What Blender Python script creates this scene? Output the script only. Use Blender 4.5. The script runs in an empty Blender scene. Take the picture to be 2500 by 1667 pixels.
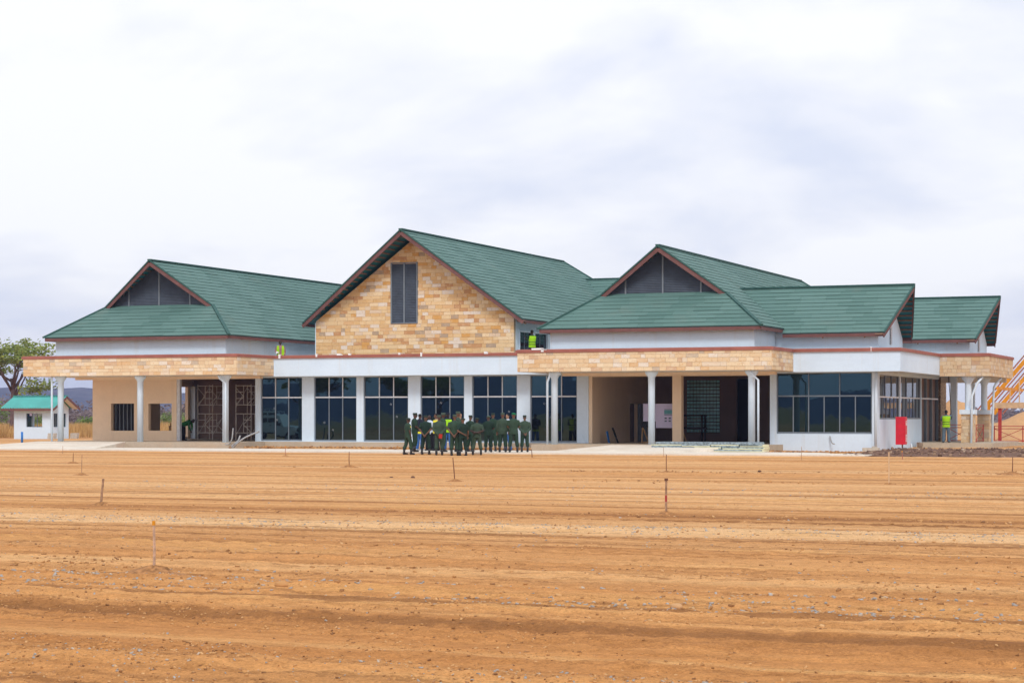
import bpy, bmesh, math, random
import numpy as np
from mathutils import Vector, Matrix, noise as mnoise

R = math.radians
random.seed(7)
rng = np.random.default_rng(11)
scene = bpy.context.scene
col = scene.collection

# ---------------------------------------------------------------- camera
cam_d = bpy.data.cameras.new("camera")
cam_d.sensor_width = 36.0
cam_d.lens = 70.56
cam_d.shift_y = 0.0726
cam_d.clip_start = 0.5
cam_d.clip_end = 9000
cam = bpy.data.objects.new("camera", cam_d)
cam.location = (39.72, -97.20, 1.75)
cam.rotation_euler = (R(90), 0, R(22.404))
col.objects.link(cam)
scene.camera = cam

# ---------------------------------------------------------------- world, sun, exposure
SUN_EL, SUN_AZ = 46.0, 152.0      # azimuth measured from +Y towards +X
world = bpy.data.worlds.new("World")
scene.world = world
world.use_nodes = True
wt = world.node_tree
for n in list(wt.nodes): wt.nodes.remove(n)
def wn(t, **k):
    n = wt.nodes.new(t)
    for a, b in k.items(): setattr(n, a, b)
    return n
wo = wn('ShaderNodeOutputWorld'); bg = wn('ShaderNodeBackground')
bg.inputs['Strength'].default_value = 0.10
sky = wn('ShaderNodeTexSky', sky_type='NISHITA', sun_disc=False)
sky.sun_elevation = R(SUN_EL); sky.sun_rotation = R(SUN_AZ)
sky.air_density = 1.0; sky.dust_density = 2.0; sky.ozone_density = 2.0
tc = wn('ShaderNodeTexCoord')
sep = wn('ShaderNodeSeparateXYZ'); wt.links.new(tc.outputs['Generated'], sep.inputs[0])
zz = wn('ShaderNodeMath', operation='ABSOLUTE'); wt.links.new(sep.outputs['Z'], zz.inputs[0])
za = wn('ShaderNodeMath', operation='ADD'); wt.links.new(zz.outputs[0], za.inputs[0]); za.inputs[1].default_value = 0.30
dv = wn('ShaderNodeVectorMath', operation='DIVIDE')
cmb = wn('ShaderNodeCombineXYZ')
for i in range(3): wt.links.new(za.outputs[0], cmb.inputs[i])
wt.links.new(tc.outputs['Generated'], dv.inputs[0]); wt.links.new(cmb.outputs[0], dv.inputs[1])
def cloud_noise(scale, detail, rough, off, dist=0.0):
    mp = wn('ShaderNodeMapping'); mp.inputs['Location'].default_value = off
    mp.inputs['Scale'].default_value = (1, 1, 1.6)
    wt.links.new(dv.outputs[0], mp.inputs[0])
    n = wn('ShaderNodeTexNoise'); n.inputs['Scale'].default_value = scale
    n.inputs['Detail'].default_value = detail; n.inputs['Roughness'].default_value = rough
    n.inputs['Distortion'].default_value = dist
    wt.links.new(mp.outputs[0], n.inputs[0]); return n
c1 = cloud_noise(1.9, 5, 0.5, (3.1, 0.7, 1.3), 0.35)
c2 = cloud_noise(6.0, 5, 0.5, (9.0, 4.0, 2.0), 0.3)
mx = wn('ShaderNodeMix', data_type='FLOAT'); mx.inputs[0].default_value = 0.22
wt.links.new(c1.outputs['Fac'], mx.inputs[2]); wt.links.new(c2.outputs['Fac'], mx.inputs[3])
cr = wn('ShaderNodeValToRGB')
e = cr.color_ramp.elements
e[0].position = 0.37; e[0].color = (6.75, 7.15, 8.3, 1)
e[1].position = 0.545; e[1].color = (9.0, 9.05, 9.25, 1)
m_ = e.new(0.455); m_.color = (7.95, 8.12, 8.75, 1)
wt.links.new(mx.outputs[0], cr.inputs[0])
mc = wn('ShaderNodeMix', data_type='RGBA'); mc.inputs[0].default_value = 0.93
wt.links.new(sky.outputs[0], mc.inputs[6]); wt.links.new(cr.outputs[0], mc.inputs[7])
wt.links.new(mc.outputs[2], bg.inputs[0]); wt.links.new(bg.outputs[0], wo.inputs[0])

sun_d = bpy.data.lights.new("sun", 'SUN')
sun_d.energy = 1.5; sun_d.angle = R(15); sun_d.color = (1.0, 0.95, 0.88)
sun = bpy.data.objects.new("sun", sun_d)
_d = Vector((math.sin(R(SUN_AZ)) * math.cos(R(SUN_EL)), math.cos(R(SUN_AZ)) * math.cos(R(SUN_EL)), math.sin(R(SUN_EL))))
sun.rotation_euler = _d.to_track_quat('Z', 'Y').to_euler()
sun.location = (60, -120, 80)
col.objects.link(sun)

vs = scene.view_settings
scene.display_settings.display_device = 'sRGB'
vs.view_transform = 'Standard'; vs.look = 'None'; vs.exposure = 0.30; vs.gamma = 1.0
vs.use_curve_mapping = False
scene.render.engine = 'CYCLES'

# ---------------------------------------------------------------- helpers
def tag(o, label=None, cat=None, group=None, kind=None):
    if label: o['label'] = label
    if cat: o['category'] = cat
    if group: o['group'] = group
    if kind: o['kind'] = kind
    return o
def empty(name, loc=(0, 0, 0), rz=0, label=None, cat=None, group=None):
    o = bpy.data.objects.new(name, None); o.empty_display_size = 0.3
    o.location = loc; o.rotation_euler = (0, 0, rz); col.objects.link(o)
    return tag(o, label, cat, group)
def link(name, me, mat=None, parent=None, smooth=False):
    if mat is not None and not len(me.materials):
        for m in (mat if isinstance(mat, (list, tuple)) else [mat]): me.materials.append(m)
    if smooth:
        for p in me.polygons: p.use_smooth = True
    o = bpy.data.objects.new(name, me); col.objects.link(o)
    if parent: o.parent = parent
    return o

class MB:
    def __init__(s): s.v = []; s.f = []; s.mi = []; s.cur = 0
    def add(s, vs, fs):
        b = len(s.v); s.v += [tuple(x) for x in vs]
        for f in fs: s.f.append([b + i for i in f]); s.mi.append(s.cur)
    def box(s, x0, x1, y0, y1, z0, z1):
        if x1 < x0: x0, x1 = x1, x0
        if y1 < y0: y0, y1 = y1, y0
        if z1 < z0: z0, z1 = z1, z0
        s.add([(x0,y0,z0),(x1,y0,z0),(x1,y1,z0),(x0,y1,z0),(x0,y0,z1),(x1,y0,z1),(x1,y1,z1),(x0,y1,z1)],
              [(3,2,1,0),(4,5,6,7),(0,1,5,4),(1,2,6,5),(2,3,7,6),(3,0,4,7)]); return s
    def beam(s, p0, p1, w, h, up=(0, 0, 1), dw=0, dh=0):
        p0 = Vector(p0); p1 = Vector(p1); d = (p1 - p0).normalized(); up = Vector(up)
        sd = d.cross(up)
        if sd.length < 1e-5: sd = d.cross(Vector((1, 0, 0)))
        sd.normalize(); u2 = sd.cross(d).normalized()
        vs = []
        for p in (p0, p1):
            for a, b in ((-1,-1),(1,-1),(1,1),(-1,1)):
                vs.append(p + sd * (a * w / 2 + dw) + u2 * (b * h / 2 + dh))
        s.add(vs, [(3,2,1,0),(4,5,6,7),(0,1,5,4),(1,2,6,5),(2,3,7,6),(3,0,4,7)]); return s
    def tube(s, pts, r, n=8, caps=True, flat=1.0):
        pts = [Vector(p) for p in pts]
        rs = r if isinstance(r, (list, tuple)) else [r] * len(pts)
        fr = None; rings = []
        for i, p in enumerate(pts):
            d = (pts[min(i+1, len(pts)-1)] - pts[max(i-1, 0)]).normalized()
            if fr is None:
                a = Vector((1, 0, 0)) if abs(d.x) < 0.9 else Vector((0, 1, 0))
                fr = (a - d * a.dot(d)).normalized()
            else:
                fr = (fr - d * fr.dot(d)).normalized()
            b = d.cross(fr)
            rr = rs[i]; rx, ry = rr if isinstance(rr, (list, tuple)) else (rr, rr * flat)
            rings.append([p + fr * (math.cos(2*math.pi*k/n) * rx) + b * (math.sin(2*math.pi*k/n) * ry) for k in range(n)])
        vs = [q for rg in rings for q in rg]; fs = []
        for i in range(len(pts)-1):
            for k in range(n):
                fs.append((i*n+k, i*n+(k+1) % n, (i+1)*n+(k+1) % n, (i+1)*n+k))
        if caps:
            fs.append(tuple(reversed(range(n)))); fs.append(tuple((len(pts)-1)*n+k for k in range(n)))
        s.add(vs, fs); return s
    def lathe(s, c, prof, n=20):
        cx, cy = c; vs = []; fs = []
        for r, z in prof:
            for k in range(n):
                a = 2*math.pi*k/n; vs.append((cx + r*math.cos(a), cy + r*math.sin(a), z))
        for i in range(len(prof)-1):
            for k in range(n): fs.append((i*n+k, i*n+(k+1) % n, (i+1)*n+(k+1) % n, (i+1)*n+k))
        fs.append(tuple(reversed(range(n)))); fs.append(tuple((len(prof)-1)*n+k for k in range(n)))
        s.add(vs, fs); return s
    def ell(s, c, r, n=10, m=7, rot=None):
        vs = []; fs = []; c = Vector(c)
        for i in range(1, m):
            t = math.pi*i/m
            for k in range(n):
                a = 2*math.pi*k/n
                p = Vector((r[0]*math.sin(t)*math.cos(a), r[1]*math.sin(t)*math.sin(a), r[2]*math.cos(t)))
                if rot: p = rot @ p
                vs.append(c + p)
        top = len(vs); p = Vector((0, 0, r[2])); vs.append(c + (rot @ p if rot else p))
        p = Vector((0, 0, -r[2])); vs.append(c + (rot @ p if rot else p))
        for i in range(m-2):
            for k in range(n): fs.append((i*n+k, (i+1)*n+k, (i+1)*n+(k+1) % n, i*n+(k+1) % n))
        for k in range(n):
            fs.append((top, k, (k+1) % n)); fs.append((top+1, (m-2)*n+(k+1) % n, (m-2)*n+k))
        s.add(vs, fs); return s
    def prism(s, poly, off):
        n = len(poly); off = Vector(off); a = [Vector(p) for p in poly]; b = [p + off for p in a]
        s.add(a + b, [tuple(range(n)), tuple(reversed(range(n, 2*n)))] + [(i, i+n, (i+1) % n + n, (i+1) % n) for i in range(n)]); return s
    def mesh(s, name):
        me = bpy.data.meshes.new(name); me.from_pydata(s.v, [], s.f)
        if any(s.mi): me.polygons.foreach_set('material_index', s.mi)
        me.update(); return me
    def build(s, name, mat=None, parent=None, smooth=False):
        me = s.mesh(name)
        bm = bmesh.new(); bm.from_mesh(me); bmesh.ops.recalc_face_normals(bm, faces=bm.faces); bm.to_mesh(me); bm.free()
        return link(name, me, mat, parent, smooth)

def bx(name, mat, parent, *c): return MB().box(*c).build(name, mat, parent)

def clip(poly, axis, val, keep_ge):
    out = []
    n = len(poly)
    for i in range(n):
        a, b = poly[i], poly[(i+1) % n]
        ia = (a[axis] >= val) if keep_ge else (a[axis] <= val)
        ib = (b[axis] >= val) if keep_ge else (b[axis] <= val)
        if ia: out.append(a)
        if ia != ib:
            t = (val - a[axis]) / (b[axis] - a[axis]); out.append((a[0]+(b[0]-a[0])*t, a[1]+(b[1]-a[1])*t))
    return out
def clip_poly(sub, conv):       # clip 'sub' by convex counter-clockwise polygon 'conv'
    out = sub
    for i in range(len(conv)):
        (x0, y0), (x1, y1) = conv[i], conv[(i+1) % len(conv)]
        f = lambda p: (x1-x0)*(p[1]-y0) - (y1-y0)*(p[0]-x0)
        res = []
        for k in range(len(out)):
            a, b = out[k], out[(k+1) % len(out)]; fa, fb = f(a), f(b)
            if fa >= 0: res.append(a)
            if (fa >= 0) != (fb >= 0):
                t = fa/(fa-fb); res.append((a[0]+(b[0]-a[0])*t, a[1]+(b[1]-a[1])*t))
        out = res
        if len(out) < 3: return []
    return out
def area(p): return abs(sum(p[i][0]*p[(i+1) % len(p)][1]-p[(i+1) % len(p)][0]*p[i][1] for i in range(len(p))))/2

# ---------------------------------------------------------------- materials
def new_mat(name):
    m = bpy.data.materials.new(name); m.use_nodes = True
    nt = m.node_tree; b = nt.nodes['Principled BSDF']; return m, nt, b
def nd(nt, t, **k):
    n = nt.nodes.new(t)
    for a, v in k.items(): setattr(n, a, v)
    return n
def coord(nt, scale=(1, 1, 1), kind='Object'):
    t = nd(nt, 'ShaderNodeTexCoord'); mp = nd(nt, 'ShaderNodeMapping'); mp.inputs['Scale'].default_value = scale
    nt.links.new(t.outputs[kind], mp.inputs[0]); return mp.outputs[0]
def wcoord(nt, scale=(1, 1, 1), loc=(0, 0, 0)):
    t = nd(nt, 'ShaderNodeNewGeometry'); mp = nd(nt, 'ShaderNodeMapping'); mp.inputs['Scale'].default_value = scale
    mp.inputs['Location'].default_value = loc
    nt.links.new(t.outputs['Position'], mp.inputs[0]); return mp.outputs[0]
def noise(nt, vec, scale, detail=4, rough=0.55, dist=0.0):
    n = nd(nt, 'ShaderNodeTexNoise'); n.inputs['Scale'].default_value = scale; n.inputs['Detail'].default_value = detail
    n.inputs['Roughness'].default_value = rough; n.inputs['Distortion'].default_value = dist
    nt.links.new(vec, n.inputs['Vector']); return n.outputs['Fac']
def ramp(nt, fac, stops, interp='LINEAR'):
    r = nd(nt, 'ShaderNodeValToRGB'); cr = r.color_ramp; cr.interpolation = interp
    cr.elements[0].position, cr.elements[0].color = stops[0][0], (*stops[0][1], 1)
    cr.elements[1].position, cr.elements[1].color = stops[-1][0], (*stops[-1][1], 1)
    for p, c in stops[1:-1]:
        el = cr.elements.new(p); el.color = (*c, 1)
    nt.links.new(fac, r.inputs[0]); return r.outputs[0]
def mixc(nt, fac, a, b, blend='MIX'):
    m = nd(nt, 'ShaderNodeMix', data_type='RGBA', blend_type=blend)
    for i, v in ((0, fac), (6, a), (7, b)):
        if isinstance(v, (int, float)): m.inputs[i].default_value = v
        elif isinstance(v, tuple): m.inputs[i].default_value = (*v, 1)
        else: nt.links.new(v, m.inputs[i])
    return m.outputs[2]
def bump(nt, b, h, strength=0.4, dist=0.02):
    n = nd(nt, 'ShaderNodeBump'); n.inputs['Strength'].default_value = strength; n.inputs['Distance'].default_value = dist
    nt.links.new(h, n.inputs['Height']); nt.links.new(n.outputs[0], b.inputs['Normal'])
def mul(c, k): return tuple(min(1, x*k) for x in c)

def m_plain(name, c, rough=0.7, var=0.12, scale=3.0, bmp=0.0, bscale=60, spec=0.3, metal=0.0, world=True):
    m, nt, b = new_mat(name)
    v = wcoord(nt) if world else coord(nt)
    f = noise(nt, v, scale, 5, 0.6)
    nt.links.new(ramp(nt, f, [(0.3, mul(c, 1-var)), (0.7, mul(c, 1+var))]), b.inputs['Base Color'])
    b.inputs['Roughness'].default_value = rough; b.inputs['Specular IOR Level'].default_value = spec; b.inputs['Metallic'].default_value = metal
    if bmp: bump(nt, b, noise(nt, v, bscale, 4), bmp, 0.01)
    return m

def m_paint(name, c, dirt=(0.45, 0.36, 0.26)):
    m, nt, b = new_mat(name)
    v = wcoord(nt); big = noise(nt, v, 0.5, 5, 0.6); fine = noise(nt, v, 7, 5, 0.65)
    base = mixc(nt, 1.0, ramp(nt, big, [(0.3, mul(c, 0.93)), (0.7, mul(c, 1.03))]), ramp(nt, fine, [(0.3, (0.95,)*3), (0.7, (1.0,)*3)]), 'MULTIPLY')
    # streaks and rain-splash stains
    st = noise(nt, wcoord(nt, (2.6, 2.6, 0.10)), 1.0, 4, 0.6)
    mk = ramp(nt, st, [(0.56, (0,)*3), (0.80, (0.22,)*3)])
    base = mixc(nt, mk, base, mul(dirt, 1.2))
    nt.links.new(base, b.inputs['Base Color'])
    b.inputs['Roughness'].default_value = 0.75; b.inputs['Specular IOR Level'].default_value = 0.25
    bump(nt, b, noise(nt, v, 30, 4), 0.15, 0.01)
    return m

M = {}
M['white'] = m_paint('white_paint', (0.69, 0.83, 0.98))
M['beige'] = m_paint('beige_paint', (0.93, 0.73, 0.53), (0.5, 0.38, 0.28))
M['brownwall'] = m_plain('brown_interior_paint', (0.25, 0.17, 0.14), 0.8, 0.1, 1.0)
M['cream'] = m_paint('cream_soffit', (0.84, 0.76, 0.66))
M['colwhite'] = m_paint('column_paint', (0.71, 0.84, 0.98))
M['frame'] = m_plain('slate_aluminium', (0.17, 0.205, 0.245), 0.45, 0.1, 4, spec=0.5)
M['framelight'] = m_plain('film_wrapped_aluminium', (0.70, 0.73, 0.78), 0.45, 0.15, 5)
M['louvre'] = m_plain('louvre_slate', (0.075, 0.095, 0.13), 0.5, 0.2, 2, spec=0.4)
M['fascia'] = m_plain('maroon_fascia', (0.165, 0.075, 0.070), 0.6, 0.18, 2.5)
M['wood'] = m_plain('raw_timber', (0.36, 0.22, 0.10), 0.8, 0.3, 8)
M['batten'] = m_plain('batten_timber', (0.24, 0.15, 0.10), 0.85, 0.3, 6)
M['teal'] = m_plain('teal_underlay', (0.015, 0.17, 0.21), 0.5, 0.2, 4, spec=0.4)
M['black'] = m_plain('black_rubber', (0.012, 0.012, 0.014), 0.7, 0.2, 4)
M['steel'] = m_plain('galvanised_tube', (0.78, 0.72, 0.66), 0.5, 0.25, 6, spec=0.5)
M['rust'] = m_plain('rusty_steel', (0.17, 0.075, 0.045), 0.85, 0.4, 20)
M['palewood'] = m_plain('weathered_stick', (0.52, 0.35, 0.25), 0.9, 0.35, 14)
M['stakewood'] = m_plain('grey_stake_wood', (0.35, 0.215, 0.135), 0.9, 0.4, 14)
M['redpaint'] = m_plain('red_gloss_paint', (0.62, 0.006, 0.028), 0.4, 0.12, 3, spec=0.5)
M['redrail'] = m_plain('red_oxide_rail', (0.42, 0.055, 0.05), 0.6, 0.2, 5)
M['orange'] = m_plain('orange_primer_steel', (0.72, 0.30, 0.015), 0.55, 0.2, 3)
M['purlin'] = m_plain('brown_primer_steel', (0.36, 0.14, 0.10), 0.6, 0.2, 3)
M['formwood'] = m_plain('formwork_timber', (0.60, 0.42, 0.26), 0.85, 0.2, 3)
M['blue'] = m_plain('blue_pvc', (0.03, 0.18, 0.55), 0.5, 0.1, 3)
M['paper'] = m_plain('printed_sheet', (0.56, 0.52, 0.72), 0.8, 0.06, 2)
M['ink'] = m_plain('print_ink', (0.10, 0.13, 0.20), 0.8, 0.2, 20)
M['inkteal'] = m_plain('print_teal', (0.12, 0.32, 0.36), 0.8, 0.2, 20)
M['tape'] = m_plain('white_tape', (0.42, 0.44, 0.48), 0.7, 0.1, 9)
M['film'] = m_plain('white_film', (0.82, 0.82, 0.84), 0.5, 0.1, 9)
M['foil'] = m_plain('grey_foil', (0.26, 0.33, 0.38), 0.42, 0.6, 9, bmp=0.6, bscale=14, spec=0.6)
M['foam'] = m_plain('cream_foam', (0.78, 0.76, 0.52), 0.8, 0.1, 4)
M['tealroof'] = m_plain('teal_sheet_roof', (0.07, 0.36, 0.33), 0.45, 0.15, 0.8, spec=0.5)
M['bucket'] = m_plain('grey_pail', (0.35, 0.33, 0.29), 0.7, 0.2, 6)
M['block'] = m_plain('grey_blockwork', (0.50, 0.46, 0.40), 0.9, 0.2, 8, bmp=0.4)
M['clear'] = m_plain('clear_plastic', (0.55, 0.66, 0.74), 0.2, 0.05, 4, spec=0.6)
M['hose'] = m_plain('grey_conduit', (0.33, 0.34, 0.35), 0.6, 0.2, 8)
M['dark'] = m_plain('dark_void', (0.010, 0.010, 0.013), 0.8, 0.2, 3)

# coping: pinkish red, paler dusty upper face is a real sloped face under the sky
M['coping'] = m_plain('coping_red', (0.33, 0.115, 0.088), 0.65, 0.15, 1.6)

def m_glass(name, base, tint, rough=0.02, ior=1.55, wav=0.02):
    m, nt, b = new_mat(name)
    oi = nd(nt, 'ShaderNodeObjectInfo')
    nt.links.new(ramp(nt, oi.outputs['Random'], [(0, base), (1, mul(base, 1.7))]), b.inputs['Base Color'])
    b.inputs['Roughness'].default_value = rough; b.inputs['IOR'].default_value = ior
    b.inputs['Specular Tint'].default_value = (*tint, 1)
    bump(nt, b, noise(nt, wcoord(nt), 1.3, 2, 0.5), wav, 0.05)
    return m
M['glass'] = m_glass('tinted_glass', (0.0012, 0.003, 0.006), (0.42, 0.82, 1.0), 0.012, 1.85)
M['glassside'] = m_glass('clear_side_glass', (0.02, 0.026, 0.034), (0.85, 0.9, 1.0), 0.02, 2.1)
M['glassblock'] = m_plain('glass_block', (0.34, 0.74, 0.80), 0.18, 0.25, 3, spec=0.6)  # bright teal base stands in for daylight coming through from behind

# roof tile
m, nt, b = new_mat('green_tile'); v = wcoord(nt)
isl = nd(nt, 'ShaderNodeNewGeometry').outputs['Random Per Island']
base = ramp(nt, isl, [(0, (0.084, 0.170, 0.153)), (0.5, (0.096, 0.188, 0.170)), (1, (0.110, 0.206, 0.188))])
fine = noise(nt, v, 26, 5, 0.75)
base = mixc(nt, 1.0, base, ramp(nt, fine, [(0.25, (0.80,)*3), (0.75, (1.16,)*3)]), 'MULTIPLY')
dust = ramp(nt, noise(nt, v, 0.5, 5, 0.65), [(0.58, (0,)*3), (0.82, (0.30,)*3)])
base = mixc(nt, dust, base, (0.22, 0.22, 0.18))
nt.links.new(base, b.inputs['Base Color']); b.inputs['Roughness'].default_value = 0.72; b.inputs['Specular IOR Level'].default_value = 0.3
bump(nt, b, noise(nt, v, 90, 3), 0.3, 0.004)
M['tile'] = m
M['tiletrim'] = m_plain('green_trim', (0.030, 0.095, 0.085), 0.6, 0.15, 3)

# sandstone cladding
def m_stone(name, dull=1.0, warm=1.0, pale=0.0):
    m, nt, b = new_mat(name)
    oi = nd(nt, 'ShaderNodeObjectInfo').outputs['Random']; isl = nd(nt, 'ShaderNodeNewGeometry').outputs['Random Per Island']
    ad = nd(nt, 'ShaderNodeMath', operation='ADD'); nt.links.new(oi, ad.inputs[0]); nt.links.new(isl, ad.inputs[1])
    fr = nd(nt, 'ShaderNodeMath', operation='FRACT'); nt.links.new(ad.outputs[0], fr.inputs[0])
    S = [(0.00, (0.68, 0.44, 0.21)), (0.12, (0.76, 0.56, 0.32)), (0.25, (0.72, 0.47, 0.22)), (0.38, (0.82, 0.64, 0.41)),
         (0.48, (0.66, 0.35, 0.10)), (0.55, (0.78, 0.56, 0.31)), (0.65, (0.72, 0.57, 0.42)), (0.72, (0.54, 0.28, 0.125)),
         (0.79, (0.76, 0.68, 0.60)), (0.87, (0.42, 0.32, 0.235)), (0.92, (0.70, 0.44, 0.22)), (1.0, (0.60, 0.34, 0.20))]
    S = [(p, tuple((x*(1-pale)+w*pale)*dull for x, w in zip(c, (0.82, 0.72, 0.58)))) for p, c in S]
    base = ramp(nt, fr.outputs[0], S, 'CONSTANT')
    # layered swirls inside each stone
    cmbv = nd(nt, 'ShaderNodeCombineXYZ'); mm = nd(nt, 'ShaderNodeMath', operation='MULTIPLY'); nt.links.new(fr.outputs[0], mm.inputs[0]); mm.inputs[1].default_value = 40
    nt.links.new(mm.outputs[0], cmbv.inputs[1])
    va = nd(nt, 'ShaderNodeVectorMath', operation='ADD'); nt.links.new(wcoord(nt, (2.2, 2.2, 5.0)), va.inputs[0]); nt.links.new(cmbv.outputs[0], va.inputs[1])
    sw = noise(nt, va.outputs[0], 1.6, 5, 0.6, 1.2)
    base = mixc(nt, ramp(nt, sw, [(0.50, (0,)*3), (0.70, (0.55,)*3)]), base, (0.80*dull, 0.64*dull, 0.43*dull))
    base = mixc(nt, ramp(nt, noise(nt, va.outputs[0], 3.0, 4, 0.6, 2.0), [(0.56, (0,)*3), (0.66, (0.7,)*3)]), base, (0.60*dull, 0.28*dull, 0.075*dull))
    nt.links.new(base, b.inputs['Base Color']); b.inputs['Roughness'].default_value = 0.8; b.inputs['Specular IOR Level'].default_value = 0.2
    bump(nt, b, noise(nt, wcoord(nt), 22, 5, 0.65), 0.35, 0.01)
    return m
M['stone'] = m_stone('sandstone', pale=0.04)
M['stonedull'] = m_stone('sandstone_dusty', 0.84, pale=0.34)
M['stonepale'] = m_stone('sandstone_pale', 0.98, pale=0.34)
M['mortar'] = m_plain('stone_backing', (0.52, 0.40, 0.27), 0.9, 0.2, 6)
m, nt, b = new_mat('rough_rubble')
vor = nd(nt, 'ShaderNodeTexVoronoi'); vor.inputs['Scale'].default_value = 9; nt.links.new(wcoord(nt), vor.inputs['Vector'])
nt.links.new(ramp(nt, vor.outputs['Distance'], [(0.1, (0.50, 0.36, 0.20)), (0.6, (0.20, 0.13, 0.08))]), b.inputs['Base Color']); b.inputs['Roughness'].default_value = 0.9
bump(nt, b, vor.outputs['Distance'], 0.8, 0.05); M['rubble'] = m

# concrete
def m_concrete(name, c, dirtc, amt):
    m, nt, b = new_mat(name); v = wcoord(nt)
    base = ramp(nt, noise(nt, v, 0.8, 6, 0.65), [(0.3, mul(c, 0.86)), (0.7, mul(c, 1.06))])
    base = mixc(nt, ramp(nt, noise(nt, v, 0.35, 6, 0.7, 0.5), [(0.48, (0,)*3), (0.70, (amt,)*3)]), base, dirtc)
    base = mixc(nt, 1.0, base, ramp(nt, noise(nt, v, 14, 4, 0.7), [(0.3, (0.86,)*3), (0.7, (1.05,)*3)]), 'MULTIPLY')
    nt.links.new(base, b.inputs['Base Color']); b.inputs['Roughness'].default_value = 0.85; b.inputs['Specular IOR Level'].default_value = 0.2
    bump(nt, b, noise(nt, v, 40, 4), 0.2, 0.005); return m
M['concrete'] = m_concrete('plinth_concrete', (0.54, 0.47, 0.37), (0.50, 0.34, 0.20), 0.6)
M['pave'] = m_concrete('screed_paving', (0.77, 0.71, 0.62), (0.60, 0.45, 0.30), 0.40)

# soil
def m_dirt(name, pal):
    m, nt, b = new_mat(name)
    def mth(op, a, c):
        n = nd(nt, 'ShaderNodeMath', operation=op)
        for i, v in enumerate((a, c)):
            if isinstance(v, (int, float)): n.inputs[i].default_value = v
            else: nt.links.new(v, n.inputs[i])
        return n.outputs[0]
    # ragged, crumbly borders instead of smooth strata
    geo = nd(nt, 'ShaderNodeNewGeometry'); wa = nd(nt, 'ShaderNodeTexNoise'); wa.inputs['Scale'].default_value = 7.0; wa.inputs['Detail'].default_value = 6; wa.inputs['Roughness'].default_value = 0.75
    nt.links.new(geo.outputs['Position'], wa.inputs['Vector'])
    wb = nd(nt, 'ShaderNodeVectorMath', operation='MULTIPLY_ADD'); nt.links.new(wa.outputs['Color'], wb.inputs[0]); wb.inputs[1].default_value = (0.0, 0.55, 0.0); nt.links.new(geo.outputs['Position'], wb.inputs[2])
    def wc(scale, loc=(0, 0, 0)):
        mp = nd(nt, 'ShaderNodeMapping'); mp.inputs['Scale'].default_value = scale; mp.inputs['Location'].default_value = loc; nt.links.new(wb.outputs[0], mp.inputs[0]); return mp.outputs[0]
    sA = noise(nt, wcoord(nt, (0.0045, 0.20, 0.1)), 1.0, 8, 0.64)          # long graded passes
    sB = noise(nt, wc((0.010, 1.40, 0.1), (5, 2, 0)), 1.0, 6, 0.66)  # blade and track lines
    sC = noise(nt, wc((0.10, 6.5, 0.5), (1, 7, 0)), 1.0, 4, 0.6)
    pat = noise(nt, wcoord(nt, (0.16, 0.42, 0.3), (3, 1, 0)), 1.0, 6, 0.68)
    g1 = noise(nt, wcoord(nt, (1, 1.6, 1)), 5.0, 8, 0.80); g2 = noise(nt, wcoord(nt), 38.0, 4, 0.8)
    tone = mth('ADD', mth('MULTIPLY', sA, 0.50), mth('ADD', mth('MULTIPLY', sB, 0.34), mth('MULTIPLY', pat, 0.16)))
    base = ramp(nt, tone, pal)
    # redder, damper ground where it was dug last (nearest passes)
    sp = nd(nt, 'ShaderNodeSeparateXYZ'); nt.links.new(wcoord(nt), sp.inputs[0])
    mr = nd(nt, 'ShaderNodeMapRange'); mr.inputs[1].default_value = -66; mr.inputs[2].default_value = -82; mr.inputs[3].default_value = 0; mr.inputs[4].default_value = 0.78
    nt.links.new(sp.outputs['Y'], mr.inputs[0])
    base = mixc(nt, mr.outputs[0], base, ramp(nt, tone, [(0.41, (0.36, 0.145, 0.046)), (0.465, (0.53, 0.235, 0.076)), (0.52, (0.62, 0.295, 0.100)), (0.58, (0.74, 0.41, 0.165))]))
    # yellow-orange subsoil patches
    base = mixc(nt, ramp(nt, mth('ADD', mth('MULTIPLY', pat, 0.55), mth('MULTIPLY', sB, 0.45)), [(0.53, (0,)*3), (0.66, (0.65,)*3)]), base, (0.62, 0.315, 0.095))
    # dark broken track lines: damp soil, with small shadows put into the colour
    ln = mth('MULTIPLY', ramp(nt, sB, [(0.385, (1,)*3), (0.45, (0,)*3)]), ramp(nt, g1, [(0.34, (0.2,)*3), (0.6, (1,)*3)]))
    base = mixc(nt, mth('MULTIPLY', ln, 0.85), base, (0.22, 0.098, 0.038))
    ln2 = mth('MULTIPLY', ramp(nt, sC, [(0.34, (1,)*3), (0.42, (0,)*3)]), ramp(nt, pat, [(0.40, (0,)*3), (0.6, (1,)*3)]))
    base = mixc(nt, mth('MULTIPLY', ln2, 0.6), base, (0.22, 0.10, 0.04))
    base = mixc(nt, 1.0, base, ramp(nt, sC, [(0.35, (0.84, 0.82, 0.80)), (0.5, (1.0,)*3), (0.68, (1.10,)*3)]), 'MULTIPLY')
    base = mixc(nt, 1.0, base, ramp(nt, g1, [(0.30, (0.60, 0.56, 0.50)), (0.46, (0.96,)*3), (0.56, (1.03,)*3), (0.72, (1.20,)*3)]), 'MULTIPLY')
    base = mixc(nt, 1.0, base, ramp(nt, g2, [(0.30, (0.68,)*3), (0.5, (1.0,)*3), (0.70, (1.22,)*3)]), 'MULTIPLY')
    nt.links.new(base, b.inputs['Base Color']); b.inputs['Roughness'].default_value = 0.95; b.inputs['Specular IOR Level'].default_value = 0.1
    bump(nt, b, mth('ADD', mth('MULTIPLY', sC, 0.7), mth('ADD', g1, mth('MULTIPLY', g2, 0.35))), 0.7, 0.04); return m
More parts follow.
